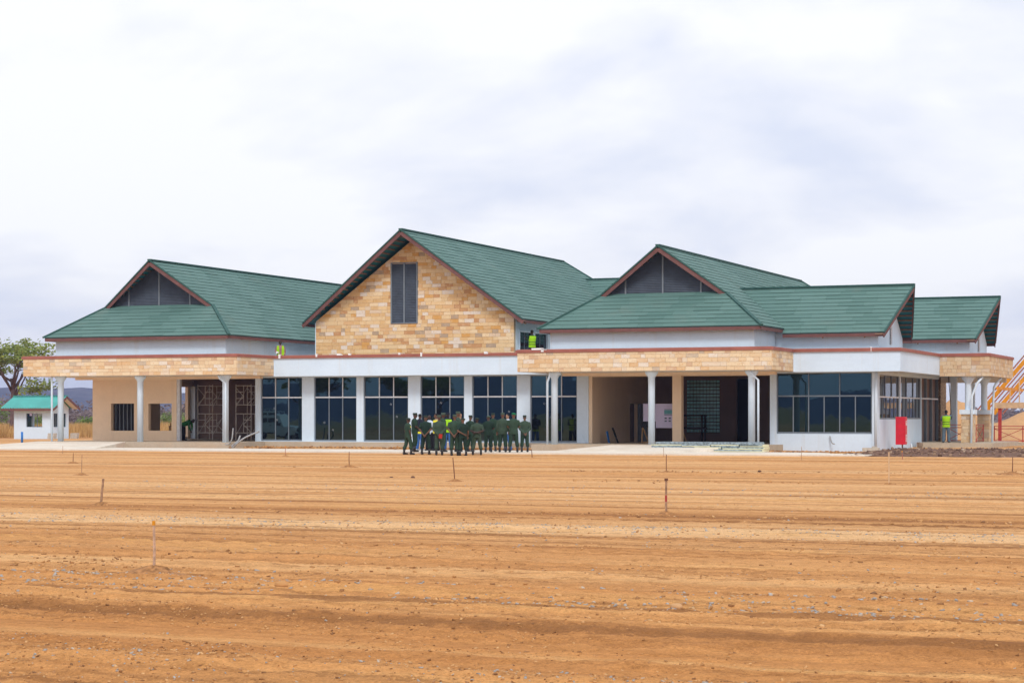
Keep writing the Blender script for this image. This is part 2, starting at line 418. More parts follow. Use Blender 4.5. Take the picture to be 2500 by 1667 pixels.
PAL = [(0.41, (0.40, 0.180, 0.064)), (0.46, (0.55, 0.275, 0.106)), (0.515, (0.63, 0.345, 0.150)), (0.58, (0.71, 0.45, 0.235))]
M['dirt'] = m_dirt('graded_soil', PAL)
M['moundsoil'] = m_plain('loose_soil', (0.36, 0.172, 0.066), 0.95, 0.45, 14, bmp=1.0, bscale=22)
M['darksoil'] = m_plain('dark_wet_soil', (0.155, 0.085, 0.058), 0.95, 0.35, 6, bmp=0.8, bscale=25)
M['sand'] = m_plain('heap_sand', (0.50, 0.29, 0.14), 0.95, 0.16, 0.9, bmp=0.5, bscale=6)
m, nt, b = new_mat('gravel_mix'); isl = nd(nt, 'ShaderNodeNewGeometry').outputs['Random Per Island']
nt.links.new(ramp(nt, isl, [(0, (0.33, 0.30, 0.275)), (0.3, (0.42, 0.385, 0.35)), (0.45, (0.50, 0.30, 0.14)), (0.62, (0.52, 0.42, 0.32)), (0.74, (0.40, 0.20, 0.085)), (0.86, (0.36, 0.335, 0.31)), (1, (0.26, 0.24, 0.225))], 'CONSTANT'), b.inputs['Base Color'])
b.inputs['Roughness'].default_value = 0.85; M['gravel'] = m
m, nt, b = new_mat('soil_clods'); isl = nd(nt, 'ShaderNodeNewGeometry').outputs['Random Per Island']
nt.links.new(ramp(nt, isl, [(0, (0.20, 0.09, 0.034)), (0.35, (0.40, 0.195, 0.07)), (0.7, (0.54, 0.28, 0.105)), (1, (0.64, 0.38, 0.17))]), b.inputs['Base Color'])  # darkest clod tones stand in for the shadows of clumps
b.inputs['Roughness'].default_value = 0.95; M['clod'] = m
m, nt, b = new_mat('dark_clods'); isl = nd(nt, 'ShaderNodeNewGeometry').outputs['Random Per Island']
nt.links.new(ramp(nt, isl, [(0, (0.10, 0.055, 0.04)), (0.55, (0.20, 0.115, 0.08)), (0.85, (0.30, 0.19, 0.12)), (1, (0.46, 0.34, 0.25))]), b.inputs['Base Color'])
b.inputs['Roughness'].default_value = 0.95; M['darkclod'] = m
def m_leaf(name, a, c, rough=0.6):
    m, nt, b = new_mat(name); isl = nd(nt, 'ShaderNodeNewGeometry').outputs['Random Per Island']
    big = noise(nt, wcoord(nt), 0.5, 3)
    base = mixc(nt, ramp(nt, isl, [(0, (0,)*3), (1, (1,)*3)]), a, c)
    base = mixc(nt, 1.0, base, ramp(nt, big, [(0.3, (0.75,)*3), (0.7, (1.2,)*3)]), 'MULTIPLY')
    nt.links.new(base, b.inputs['Base Color']); b.inputs['Roughness'].default_value = rough; b.inputs['Specular IOR Level'].default_value = 0.2
    tr = nd(nt, 'ShaderNodeBsdfTranslucent'); nt.links.new(base, tr.inputs[0]); ms = nd(nt, 'ShaderNodeMixShader'); ms.inputs[0].default_value = 0.3
    nt.links.new(b.outputs[0], ms.inputs[1]); nt.links.new(tr.outputs[0], ms.inputs[2]); nt.links.new(ms.outputs[0], nt.nodes['Material Output'].inputs[0])
    return m
M['leaf'] = m_leaf('acacia_leaf', (0.14, 0.205, 0.045), (0.33, 0.37, 0.09))
M['bushleaf'] = m_leaf('bush_leaf', (0.10, 0.17, 0.035), (0.22, 0.28, 0.07))
M['drygrass'] = m_leaf('dry_grass', (0.42, 0.24, 0.08), (0.66, 0.44, 0.19))
M['twig'] = m_leaf('bare_scrub', (0.13, 0.10, 0.115), (0.24, 0.19, 0.19))  # lighter, purpler than bare twigs: distance haze put into the colour
M['bark'] = m_plain('acacia_bark', (0.15, 0.10, 0.095), 0.95, 0.3, 5, bmp=0.6, bscale=12)
m, nt, b = new_mat('hill_woodland'); v = wcoord(nt, (0.02, 0.02, 0.10))
nt.links.new(ramp(nt, noise(nt, v, 1.0, 8, 0.72), [(0.32, (0.03, 0.032, 0.045)), (0.5, (0.06, 0.056, 0.066)), (0.68, (0.12, 0.105, 0.10))]), b.inputs['Base Color'])
b.inputs['Roughness'].default_value = 1.0; b.inputs['Specular IOR Level'].default_value = 0.0; M['hill'] = m
m, nt, b = new_mat('plain_scrubland'); v = wcoord(nt, (1, 1, 1))
nt.links.new(ramp(nt, noise(nt, v, 0.035, 8, 0.7), [(0.35, (0.20, 0.16, 0.07)), (0.5, (0.40, 0.26, 0.11)), (0.65, (0.50, 0.33, 0.15))]), b.inputs['Base Color'])
b.inputs['Roughness'].default_value = 1.0; b.inputs['Specular IOR Level'].default_value = 0.0; M['plain'] = m
# ================================================================ the setting
CAM = Vector((39.72, -97.20, 0))
def vnoise(x, y, seed=0):
    xi = np.floor(x).astype(np.int64); yi = np.floor(y).astype(np.int64); xf = x - xi; yf = y - yi
    def h(a, b):
        n = (a * 374761393 + b * 668265263 + seed * 1442695041) & 0x7fffffff
        n = ((n ^ (n >> 13)) * 1274126177) & 0x7fffffff
        return ((n ^ (n >> 16)) & 0xffff) / 65535.0
    u = xf*xf*(3-2*xf); w = yf*yf*(3-2*yf)
    return (h(xi, yi)*(1-u)+h(xi+1, yi)*u)*(1-w)+(h(xi, yi+1)*(1-u)+h(xi+1, yi+1)*u)*w
def soil_h(u, v):
    wob = 0.14*np.sin(u*0.045+1.0)
    z = 0.060*(vnoise(u*0.022, (v+wob)*0.85, 1)-0.5) + 0.045*(vnoise(u*0.03, (v+wob)*2.4, 2)-0.5) + 0.024*(vnoise(u*0.25, (v+wob)*6.0, 3)-0.5)
    z += 0.030*(vnoise(u*1.7, v*2.2, 5)-0.5)*np.clip((-55-v)/30, 0.15, 1)
    near = np.clip((-58-v)/22, 0.1, 1)
    z += 0.022*(vnoise(u*2.2, v*4.5, 16)-0.5)*near + 0.028*(vnoise(u*5.0, v*9.0, 6)-0.5)*near + 0.020*(vnoise(u*11.0, v*17.0, 17)-0.5)*near
    # cleat marks of tracked machines
    for vc in (-64.6, -72.3, -86.0, -55.0): z += 0.020*np.maximum(0, np.sin(u*13.0))*np.exp(-((v+wob*0.6-vc)/0.30)**4)
    # windrow ridges left by the grader blade, and wheel troughs
    for vc, hh, ww in ((-78.6, 0.05, 0.5), (-76.9, 0.035, 0.3), (-74.2, 0.03, 0.3), (-82.4, -0.06, 0.5), (-81.2, 0.05, 0.35), (-66.9, 0.035, 0.35), (-63.3, 0.03, 0.3),
                       (-58.0, 0.035, 0.3), (-51.5, 0.045, 0.4), (-45.5, 0.04, 0.4), (-38.5, 0.05, 0.4), (-33.0, 0.06, 0.45), (-22.0, 0.08, 0.6), (-84.7, 0.05, 0.4), (-86.5, -0.05, 0.4)):
        k = 0.35+1.3*vnoise(u*0.09+vc, u*0+vc, 9)
        z += hh*k*np.exp(-((v+wob*0.6-vc)/ww)**2)
    return z - 0.055
def grid_obj(name, us, vs_, hfun, mat, parent=None):
    U, V = np.meshgrid(us, vs_); Z = hfun(U, V)
    co = np.stack([U, V, Z], -1).reshape(-1, 3).astype(np.float32)
    nu, nv = len(us), len(vs_)
    i = (np.arange(nv-1)[:, None]*nu + np.arange(nu-1)[None, :]).reshape(-1)
    q = np.stack([i, i+1, i+1+nu, i+nu], -1).astype(np.int32)
    me = bpy.data.meshes.new(name); me.vertices.add(len(co)); me.vertices.foreach_set('co', co.reshape(-1))
    me.loops.add(q.size); me.loops.foreach_set('vertex_index', q.reshape(-1))
    me.polygons.add(len(q)); me.polygons.foreach_set('loop_start', np.arange(0, q.size, 4, dtype=np.int32)); me.polygons.foreach_set('loop_total', np.full(len(q), 4, np.int32))
    me.polygons.foreach_set('use_smooth', np.ones(len(q), bool))
    me.update(); me.validate()
    return link(name, me, mat, parent)
# far plain, one sheet to the horizon
us = np.concatenate([np.linspace(-5200, -300, 12), np.linspace(-250, 250, 26), np.linspace(300, 5200, 12)])
tag(grid_obj('plain', us, us, lambda U, V: 0*U-0.16, M['plain']), kind='structure')
tag(grid_obj('bare_earth', np.linspace(-95, 130, 120), np.linspace(-150, 80, 120), lambda U, V: -0.10+0.05*(vnoise(U*0.2, V*0.3, 4)-0.5), M['dirt']), kind='structure')
vv = [-101.0]
while vv[-1] < -5.0:
    d = max(6.0, vv[-1]+99.0); vv.append(vv[-1]+min(0.22, max(0.028, 0.0030*d)))
vv = np.array(vv)
def apron_h(U, V):
    z = soil_h(U, V)
    return z*np.clip((-10.9-V)/0.6, 0.25, 1)
ud = np.concatenate([np.arange(-60, 8, 0.26), np.arange(8, 52, 0.085), np.arange(52, 80, 0.4)])
tag(grid_obj('apron', ud, vv, apron_h, M['dirt']), kind='structure')
# concrete footpath in front of the terminal
fp = MB().box(-64, 17.8, -11.0, -5.2, -0.12, 0.045)
fp.box(17.8, 20.6, -10.6, -7.4, -0.12, 0.041)
tag(fp.build('footpath', M['pave']), kind='structure')
# soil strip between path and plinth
tag(grid_obj('soil_verge', np.arange(-75, 40, 0.22), np.arange(-5.3, 1.6, 0.16),
    lambda U, V: -0.02+0.09*(vnoise(U*0.9, V*1.6, 8))*np.clip((V+5.3)/0.8, 0, 1)*np.clip(vnoise(U*0.11, V*0+3, 12)*2-0.35, 0.1, 1), M['dirt']), kind='structure')
# yard to the right of the terminal
tag(grid_obj('yard', np.arange(18.7, 70, 0.5), np.arange(1.4, 62, 0.5), lambda U, V: 0.02+0.10*vnoise(U*0.5, V*0.5, 21), M['dirt']), kind='structure')

# hills all round, far away
def hills(name, rad, depth, hf, seed):
    az = np.linspace(0, 2*math.pi, 721); rows = 7
    vsn = []; fs = []
    for r in range(rows):
        t = r/(rows-1)
        for a in az:
            hgt = hf(math.degrees(a) % 360)
            rough = 1 + 0.10*(mnoise.noise((a*30, t*4, seed))) + 0.05*mnoise.noise((a*140, t*9, seed))
            vsn.append((CAM.x+math.sin(a)*(rad+depth*t), CAM.y+math.cos(a)*(rad+depth*t), -2+hgt*(math.sin(t*math.pi/2)**1.2)*rough))
    n = len(az)
    for r in range(rows-1):
        for k in range(n-1): fs.append((r*n+k, r*n+k+1, (r+1)*n+k+1, (r+1)*n+k))
    me = bpy.data.meshes.new(name); me.from_pydata(vsn, [], fs); me.update()
    return tag(link(name, me, M['hill'], smooth=True), kind='structure')
def hill_profile(d):     # d: azimuth in degrees, 0 = +Y, clockwise
    w = ((d - 323.5 + 180) % 360) - 180        # left edge of the view is about 323 degrees
    base = 24 + 8*math.sin(d*0.11) + 5*math.sin(d*0.37+1)
    left = 18*math.exp(-((w)/9.0)**2) + 8*math.exp(-((w-7)/5.0)**2)
    right = -16*math.exp(-((((d-352+180) % 360)-180)/12.0)**2)
    back = 22*math.exp(-((((d-205+180) % 360)-180)/16.0)**2) + 16*math.exp(-((((d-222+180) % 360)-180)/6.0)**2)
    return max(7, base+left+right+back)
hills('hills', 2300, 500, hill_profile, 3.3)

# ================================================================ the terminal
T = empty('terminal_building', (0, 0, 0), 0, 'long white airport terminal with green tiled gable roofs and sandstone bands', 'building')
ZF, ZS, ZP, ZC = 0.33, 3.95, 4.90, 5.06    # floor, soffit, band top, coping top

def wall(name, axis, c0, c1, a0, a1, z0, z1, openings, mat, parent=T):
    """axis 'x': wall runs along x at y in [c0,c1]; axis 'y': runs along y at x in [c0,c1]. openings: (a0,a1,z0,z1)"""
    As = sorted(set([a0, a1]+[o[0] for o in openings]+[o[1] for o in openings])); Zs = sorted(set([z0, z1]+[o[2] for o in openings]+[o[3] for o in openings]))
    As = [a for a in As if a0 <= a <= a1]; Zs = [z for z in Zs if z0 <= z <= z1]
    na, nz = len(As)-1, len(Zs)-1
    def solid(i, j):
        if i < 0 or j < 0 or i >= na or j >= nz: return False
        ca, cz = (As[i]+As[i+1])/2, (Zs[j]+Zs[j+1])/2
        return not any(o[0] < ca < o[1] and o[2] < cz < o[3] for o in openings)
    P = (lambda a, c, z: (a, c, z)) if axis == 'x' else (lambda a, c, z: (c, a, z))
    b = MB()
    for i in range(na):
        for j in range(nz):
            if not solid(i, j): continue
            A, B, Z0, Z1 = As[i], As[i+1], Zs[j], Zs[j+1]
            for c in (c0, c1): b.add([P(A, c, Z0), P(B, c, Z0), P(B, c, Z1), P(A, c, Z1)], [(0, 1, 2, 3)])
            for (di, dj, q) in ((-1, 0, [P(A, c0, Z0), P(A, c1, Z0), P(A, c1, Z1), P(A, c0, Z1)]), (1, 0, [P(B, c0, Z0), P(B, c1, Z0), P(B, c1, Z1), P(B, c0, Z1)]),
                                (0, -1, [P(A, c0, Z0), P(B, c0, Z0), P(B, c1, Z0), P(A, c1, Z0)]), (0, 1, [P(A, c0, Z1), P(B, c0, Z1), P(B, c1, Z1), P(A, c1, Z1)])):
                if not solid(i+di, j+dj): b.add(q, [(0, 1, 2, 3)])
    me = b.mesh(name); bm = bmesh.new(); bm.from_mesh(me); bmesh.ops.remove_doubles(bm, verts=bm.verts, dist=1e-5); bmesh.ops.recalc_face_normals(bm, faces=bm.faces); bm.to_mesh(me); bm.free()
    return link(name, me, mat, parent)

# ---- floor slabs
bx('plinth', M['concrete'], T, -27.6, 13.2, 0.0, 32, -0.2, ZF)
bx('plinth', M['concrete'], T, -27.6, -15.1, -3.9, -0.003, -0.2, ZF)
bx('plinth', M['concrete'], T, 2.3, 14.2, -3.9, -0.003, -0.2, ZF)
bx('plinth', M['concrete'], T, 13.203, 18.5, 1.3, 19.4, -0.2, ZF)
bx('plinth', M['concrete'], T, 18.95, 22.9, 9.6, 18.9, -0.2, ZF-0.01)
def ramp_block(name, x0, x1, xs0, xs1, y0, y1):   # y0 low edge, y1 high edge
    b = MB()
    b.add([(x0, y0, 0.047), (x1, y0, 0.047), (xs1, y1, ZF), (xs0, y1, ZF), (x0, y0, -0.1), (x1, y0, -0.1), (xs1, y1, -0.1), (xs0, y1, -0.1)],
          [(0,1,2,3),(7,6,5,4),(0,4,5,1),(1,5,6,2),(2,6,7,3),(3,7,4,0)])
    return b.build(name, M['pave'], T)
ramp_block('ramp', -29.5, -20.6, -27.3, -21.6, -8.2, -3.903)
ramp_block('ramp', 4.8, 10.6, 6.6, 13.4, -8.4, -3.903)

# ---- ground-floor walls
MIDWIN = [(-15.91, -13.30), (-12.56, -9.94), (-9.51, -6.82), (-6.09, -3.51), (-3.05, -0.46), (0.29, 2.92)]
wall('wall', 'x', 0.95, 1.20, -16.25, 3.56, ZF, ZS, [(a, b_, 0.36, 3.88) for a, b_ in MIDWIN], M['white'])
wall('wall', 'x', 0.95, 1.20, -27.0, -21.36, ZF, ZS, [(-25.75, -24.19, 0.90, 2.46), (-23.23, -21.68, 0.91, 2.45)], M['beige'])
bx('door_jamb', M['framelight'], T, -21.357, -21.16, 0.97, 1.18, ZF, ZS)
bx('door_head', M['beige'], T, -21.157, -16.253, 0.97, 1.19, 3.84, ZS-0.003)
wall('wall', 'y', -27.0, -26.8, 1.203, 31.9, ZF, ZS, [(7.83, 11.03, 0.45, 3.55)], M['beige'])
wall('wall', 'x', 0.95, 1.20, 13.27, 18.65, -0.15, ZS, [(13.61, 18.43, 0.86, 3.89)], M['white'])
wall('wall', 'y', 18.45, 18.65, 1.203, 12.55, -0.15, ZS, [(1.72, 6.68, 1.58, 3.80), (6.92, 12.40, 1.58, 3.80)], M['white'])
bx('wall', M['white'], T, 13.4, 18.4, 19.0, 19.2, ZF, ZS)
bx('wall', M['white'], T, -26.9, 13.2, 31.8, 32.0, ZF, ZS)
bx('corner_post', M['colwhite'], T, 18.47, 18.73, 0.86, 0.945, -0.12, ZS)
# side storefront: brown boards behind studs
bx('infill_board', M['brownwall'], T, 18.30, 18.44, 12.56, 17.74, ZF, ZS)
for yy in (12.62, 14.3, 15.9, 17.68):
    bx('stud', M['frame'], T, 18.46, 18.60, yy-0.06, yy+0.06, ZF, ZS-0.05)
bx('transom_rail', M['framelight'], T, 18.47, 18.62, 12.70, 17.60, 2.66, 2.74)
bx('door_lintel', M['white'], T, 18.452, 18.648, 12.553, 17.75, 3.82, ZS-0.003)
bx('rubble_pier', M['rubble'], T, 18.20, 18.72, 17.78, 19.55, ZF, ZS-0.003)

# ---- hall interior on the right, room interior on the left
wall('partition', 'y', 3.563, 3.75, 1.0, 10.6, ZF, ZS-0.003, [(7.04, 8.28, ZF, 2.42)], M['beige'])
bx('lintel', M['beige'], T, 3.753, 13.267, 0.97, 1.17, 3.78, ZS-0.004)
wall('partition', 'x', 10.6, 10.8, 3.4, 13.4, ZF, ZS-0.003, [(8.77, 9.85, ZF, 3.80), (5.87, 7.80, 0.81, 3.75)], M['brownwall'])
bx('partition', M['brownwall'], T, 13.22, 13.40, 1.203, 10.6, ZF, ZS-0.003)
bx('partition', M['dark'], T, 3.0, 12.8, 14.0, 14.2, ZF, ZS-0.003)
bx('partition', M['brownwall'], T, 3.3, 3.5, 7.0, 8.4, ZF, ZS-0.003)
bx('door_leaf', M['frame'], T, 3.76, 4.3, 8.30, 8.36, ZF, 2.40)
gb = empty('glass_block_panel', (0, 0, 0)); gb.parent = T
gbm = MB().box(-0.079, 0.079, -0.05, 0.05, -0.079, 0.079).mesh('glass_block'); gbm.materials.append(M['glassblock'])
for i in range(10):
    for j in range(15):
        o = bpy.data.objects.new('glass_block', gbm); col.objects.link(o); o.parent = gb
        o.location = (5.97+i*0.192, 10.66+random.uniform(-0.006, 0.006), 0.92+j*0.196)
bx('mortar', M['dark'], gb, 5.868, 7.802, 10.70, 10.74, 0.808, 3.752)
bx('square_column', M['beige'], T, 8.18, 8.66, 0.82, 1.20, ZF, ZS-0.003)
wall('partition', 'x', 11.7, 11.9, -26.79, -14.5, ZF, ZS-0.003, [], M['brownwall'])
bx('partition', M['brownwall'], T, -16.2, -16.0, 1.203, 11.7, ZF, ZS-0.003)
bx('wall_post', M['colwhite'], T, -26.78, -26.45, 11.30, 11.69, ZF, 3.6)
bx('window_blind', M['dark'], T, -25.80, -24.14, 1.40, 1.44, 0.85, 2.5)
for k in range(6): bx('blind_slat', M['frame'], T, -25.70+k*0.26, -25.66+k*0.26, 1.34, 1.395, 0.88, 2.48)

# ---- ceilings and flat roof
for nm, mt, x0, x1, y0, y1, z0, z1 in (
    ('soffit', M['cream'], -28.0, -14.75, -3.8, 0.94, ZS, ZS+0.12), ('soffit', M['cream'], 1.8, 14.5, -3.8, 0.94, ZS, ZS+0.12),
    ('soffit', M['white'], -14.74, 1.79, 0.24, 0.94, ZS, ZS+0.12), ('soffit', M['white'], 14.51, 19.85, 0.24, 0.94, ZS, ZS+0.12),
    ('soffit', M['white'], 18.655, 19.85, 0.945, 10.2, ZS, ZS+0.12), ('soffit', M['white'], 18.655, 22.45, 10.6, 18.3, ZS, ZS+0.12),
    ('ceiling', M['brownwall'], -27.0, 18.64, 0.945, 31.9, ZS+0.001, ZS+0.10),
    ('flat_roof', M['concrete'], -27.9, -14.8, -3.75, 31.9, 4.12, 4.22), ('flat_roof', M['concrete'], -14.79, 1.75, 0.26, 31.9, 4.12, 4.22),
    ('flat_roof', M['concrete'], 1.76, 14.45, -3.75, 31.9, 4.12, 4.22), ('flat_roof', M['concrete'], 14.46, 19.8, 0.26, 18.2, 4.12, 4.22), ('flat_roof', M['concrete'], 19.81, 22.4, 10.6, 18.2, 4.12, 4.22)):
    bx(nm, mt, T, x0, x1, y0, y1, z0, z1)
for x0, x1 in ((-27.3, -15.2), (2.6, 13.9)):
    bx('beam', M['beige'], T, x0, x1, -0.35, -0.05, 3.80, ZS-0.002)

# ---- parapet bands
STONES = []     # (origin, ax, az, normal, w, h, thick, poly or None, parent, mat, size)
def clad(origin, ax, width, z0, z1, parent, mat, course=0.195, conv=None, hole=None, lmin=0.24, lmax=0.62, seed=0):
    """origin: Vector at lower-left corner, ax: unit horizontal along the wall; outward normal = ax x up"""
    rr = random.Random(seed); n = Vector((ax.y, -ax.x, 0)); z = z0
    while z < z1-0.02:
        h = min(course*rr.choice((0.9, 1, 1, 1.1)), z1-z)
        if z1-z-h < 0.07: h = z1-z
        s = -rr.uniform(0, lmin)
        while s < width:
            L = rr.uniform(lmin, lmax)
            if rr.random() < 0.10: L *= 1.5
            a, b_ = max(0, s), min(width, s+L); s += L
            if width-b_ < 0.1: b_ = width; s = width
            if b_-a < 0.07: continue
            g = 0.005; rects = [(a+g, b_-g, z+g, z+h-g)]
            if hole:
                hx0, hx1, hz0, hz1 = hole; r2 = []
                for (p, q, r_, t) in rects:
                    if q <= hx0 or p >= hx1 or t <= hz0 or r_ >= hz1: r2.append((p, q, r_, t)); continue
                    if p < hx0: r2.append((p, hx0, r_, t))
                    if q > hx1: r2.append((hx1, q, r_, t))
                    if r_ < hz0: r2.append((max(p, hx0), min(q, hx1), r_, hz0))
                    if t > hz1: r2.append((max(p, hx0), min(q, hx1), hz1, t))
                rects = r2
            for (p, q, r_, t) in rects:
                if q-p < 0.05 or t-r_ < 0.04: continue
                poly = None
                if conv:
                    pp = clip_poly([(p, r_), (q, r_), (q, t), (p, t)], conv)
                    if len(pp) < 3 or area(pp) < 0.004: continue
                    if area(pp) < (q-p)*(t-r_)*0.995: poly = pp
                th = 0.028+rr.uniform(0, 0.016)
                STONES.append((origin, ax, n, p, q, r_, t, th, poly, parent, mat))
        z += h
X1, Y1, XM = Vector((1, 0, 0)), Vector((0, 1, 0)), Vector((-1, 0, 0))
pl = bx('parapet', M['mortar'], T, -28.2, -14.55, -4.0, -3.8, ZS, ZP); clad(Vector((-28.2, -4.0, 0)), X1, 13.65, ZS, ZP, pl, M['stonepale'], seed=1)
pl2 = bx('parapet', M['mortar'], T, -14.75, -14.55, -3.797, 0.0, ZS, ZP); clad(Vector((-14.55, -4.0, 0)), Y1, 3.95, ZS, ZP, pl2, M['stonepale'], seed=2)
bx('parapet', M['stonedull'], T, -28.2, -28.0, -3.797, 1.0, ZS, ZP)
bx('parapet', M['white'], T, -14.547, 1.597, 0.0, 0.22, ZS-0.03, ZP)
pr = bx('parapet', M['mortar'], T, 1.6, 14.70, -4.0, -3.8, ZS, ZP); clad(Vector((1.6, -4.0, 0)), X1, 13.10, ZS, ZP, pr, M['stonepale'], seed=3)
pr2 = bx('parapet', M['mortar'], T, 14.50, 14.70, -3.797, 0.0, ZS, ZP); clad(Vector((14.70, -4.0, 0)), Y1, 3.95, ZS, ZP, pr2, M['stonepale'], seed=4)
bx('parapet', M['stonedull'], T, 1.6, 1.8, -3.797, 0.0, ZS, ZP)
bx('parapet', M['white'], T, 14.703, 20.03, 0.0, 0.22, ZS-0.03, ZP)
bx('parapet', M['white'], T, 19.83, 20.03, 0.223, 10.36, ZS-0.03, ZP)
pe = bx('parapet', M['mortar'], T, 20.033, 22.65, 10.36, 10.56, ZS-0.1, ZP); clad(Vector((20.033, 10.36, 0)), X1, 2.617, ZS-0.1, ZP, pe, M['stonedull'], lmin=0.2, lmax=0.46, seed=5)
pe2 = bx('parapet', M['mortar'], T, 22.45, 22.65, 10.563, 18.4, ZS-0.1, ZP); clad(Vector((22.65, 10.36, 0)), Y1, 8.0, ZS-0.1, ZP, pe2, M['stonedull'], seed=6)
for cx_, cz_ in ((-14.55, 0), (14.70, 0)): bx('corner_trim', M['white'], T, cx_-0.02, cx_+0.05, -0.05, -0.003, ZS-0.02, ZP)

# coping, swept along the band with mitred corners
PATH = [(-28.2, 1.0), (-28.2, -4.0), (-14.55, -4.0), (-14.55, 0.0), (1.6, 0.0), (1.6, -4.0), (14.70, -4.0), (14.70, 0.0), (20.03, 0.0), (20.03, 10.36), (22.65, 10.36), (22.65, 18.4)]
PROF = [(0.08, ZP+0.0), (0.08, ZC-0.02), (-0.02, ZC+0.012), (-0.26, ZC+0.012), (-0.26, ZP+0.0)]
def mitre(i, off):
    p = Vector(PATH[i])
    d0 = (Vector(PATH[i])-Vector(PATH[i-1])).normalized() if i > 0 else None
    d1 = (Vector(PATH[i+1])-Vector(PATH[i])).normalized() if i < len(PATH)-1 else None
    n0 = Vector((d0.y, -d0.x)) if d0 else None; n1 = Vector((d1.y, -d1.x)) if d1 else None
    if n0 is None: return p+n1*off
    if n1 is None: return p+n0*off
    return p+(n0+n1)*off
for i in range(len(PATH)-1):
    b = MB(); vsn = []
    for k in (i, i+1):
        for off, z in PROF:
            q = mitre(k, off); vsn.append((q.x, q.y, z))
    m5 = len(PROF)
    b.add(vsn, [(k, (k+1) % m5, (k+1) % m5+m5, k+m5) for k in range(m5)]+[tuple(range(m5)), tuple(reversed(range(m5, 2*m5)))])
    b.build('coping', M['coping'], T)
for x, y, w, h in ((-11.9, -0.0, 0.10, 0.10), (-10.6, 0, 0.35, 0.03), (-9.9, 0, 0.16, 0.03), (-6.9, 0, 0.12, 0.04), (-5.6, 0, 0.10, 0.14), (-1.9, 0, 0.22, 0.05), (2.9, -4.0, 0.14, 0.12), (2.4, -4.0, 0.8, 0.02), (18.6, 0, 0.03, 0.2), (-14.2, 0, 0.12, 0.16)):
    b = MB(); b.box(x, x+w, y-0.10, y-0.06, ZC-h, ZC+0.01); b.box(x-0.02, x+w*0.6, y-0.08, y+0.10, ZC+0.012, ZC+0.07); b.build('plastic_film', M['film'], T)

# ---- columns, pipes
def column(x, y, r=0.168, z0=ZF, z1=ZS, mat=None):
    h = z1
    return MB().lathe((x, y), [(r, z0), (r, h-0.34), (r+0.015, h-0.30), (r+0.045, h-0.24), (r+0.10, h-0.17), (r+0.135, h-0.13), (r+0.15, h-0.10), (r+0.15, h)], 24).build('column', mat or M['colwhite'], T, True)
for x in (-26.25, -21.05, -15.68): column(x, -3.25)
for x in (3.30, 8.42, 13.50): column(x, -3.25)
def pipe(pts, r=0.055): 
    o = MB().tube(pts, r, 10).build('downpipe', M['colwhite'], T, True); return o
pipe([(-26.48, -3.72, ZS), (-26.52, -3.72, 3.75), (-26.55, -3.66, 3.5), (-26.55, -3.66, 0.05)])
pipe([(-15.85, -3.75, ZS), (-15.75, -3.72, 3.75), (-15.48, -3.60, 3.50), (-15.48, -3.60, 0.05)])
pipe([(3.28, -3.75, ZS), (3.2, -3.72, 3.7), (3.06, -3.62, 3.45), (3.06, -3.62, 0.05)])
pipe([(13.55, -3.75, ZS), (13.65, -3.72, 3.75), (13.92, -3.6, 3.48), (13.92, -3.6, 0.05)])
pipe([(18.72, 0.80, ZS-0.03), (18.66, 0.80, 3.0), (18.66, 0.80, 0.05)], 0.07)

# entrance porch on the right: columns on stone pedestals
def pedestal(x, y):
    p = bx('pedestal', M['mortar'], T, x-0.30, x+0.30, y-0.30, y+0.30, ZF-0.2, 1.84)
    clad(Vector((x-0.33, y-0.30, 0)), X1, 0.66, ZF-0.15, 1.84, p, M['stonedull'], course=0.17, lmin=0.18, lmax=0.40, seed=int(x*7+y))
    clad(Vector((x+0.30, y-0.33, 0)), Y1, 0.66, ZF-0.15, 1.84, p, M['stonedull'], course=0.17, lmin=0.18, lmax=0.40, seed=int(x*5+y))
    bx('pedestal_cap', M['colwhite'], T, x-0.40, x+0.40, y-0.40, y+0.40, 1.843, 2.08)
    c_ = MB().lathe((x, y), [(0.17, 2.083), (0.17, 3.45), (0.20, 3.5), (0.20, 3.57), (0.26, 3.58), (0.26, 3.66), (0.32, 3.67), (0.32, 3.75), (0.38, 3.76), (0.38, ZS-0.105)], 24).build('column', M['colwhite'], T, False)
pedestal(21.45, 10.85); pedestal(21.45, 16.05)
bx('square_column', M['colwhite'], T, 19.35, 19.70, 17.3, 17.65, ZF, ZS-0.003)
bx('square_column', M['colwhite'], T, 20.42, 20.62, 17.9, 18.1, ZF, ZS-0.003)
pipe([(22.30, 10.5, ZS-0.12), (22.0, 10.45, 3.5), (21.72, 10.40, 2.8), (21.68, 10.38, 0.05)], 0.06)
pipe([(22.55, 15.0, ZS-0.12), (22.50, 14.9, 3.75), (22.30, 14.6, 3.5), (22.22, 14.5, 3.3), (22.15, 14.3, 0.05)], 0.06)
bx('beam', M['cream'], T, 18.75, 22.40, 17.72, 17.88, 3.62, ZS-0.004)

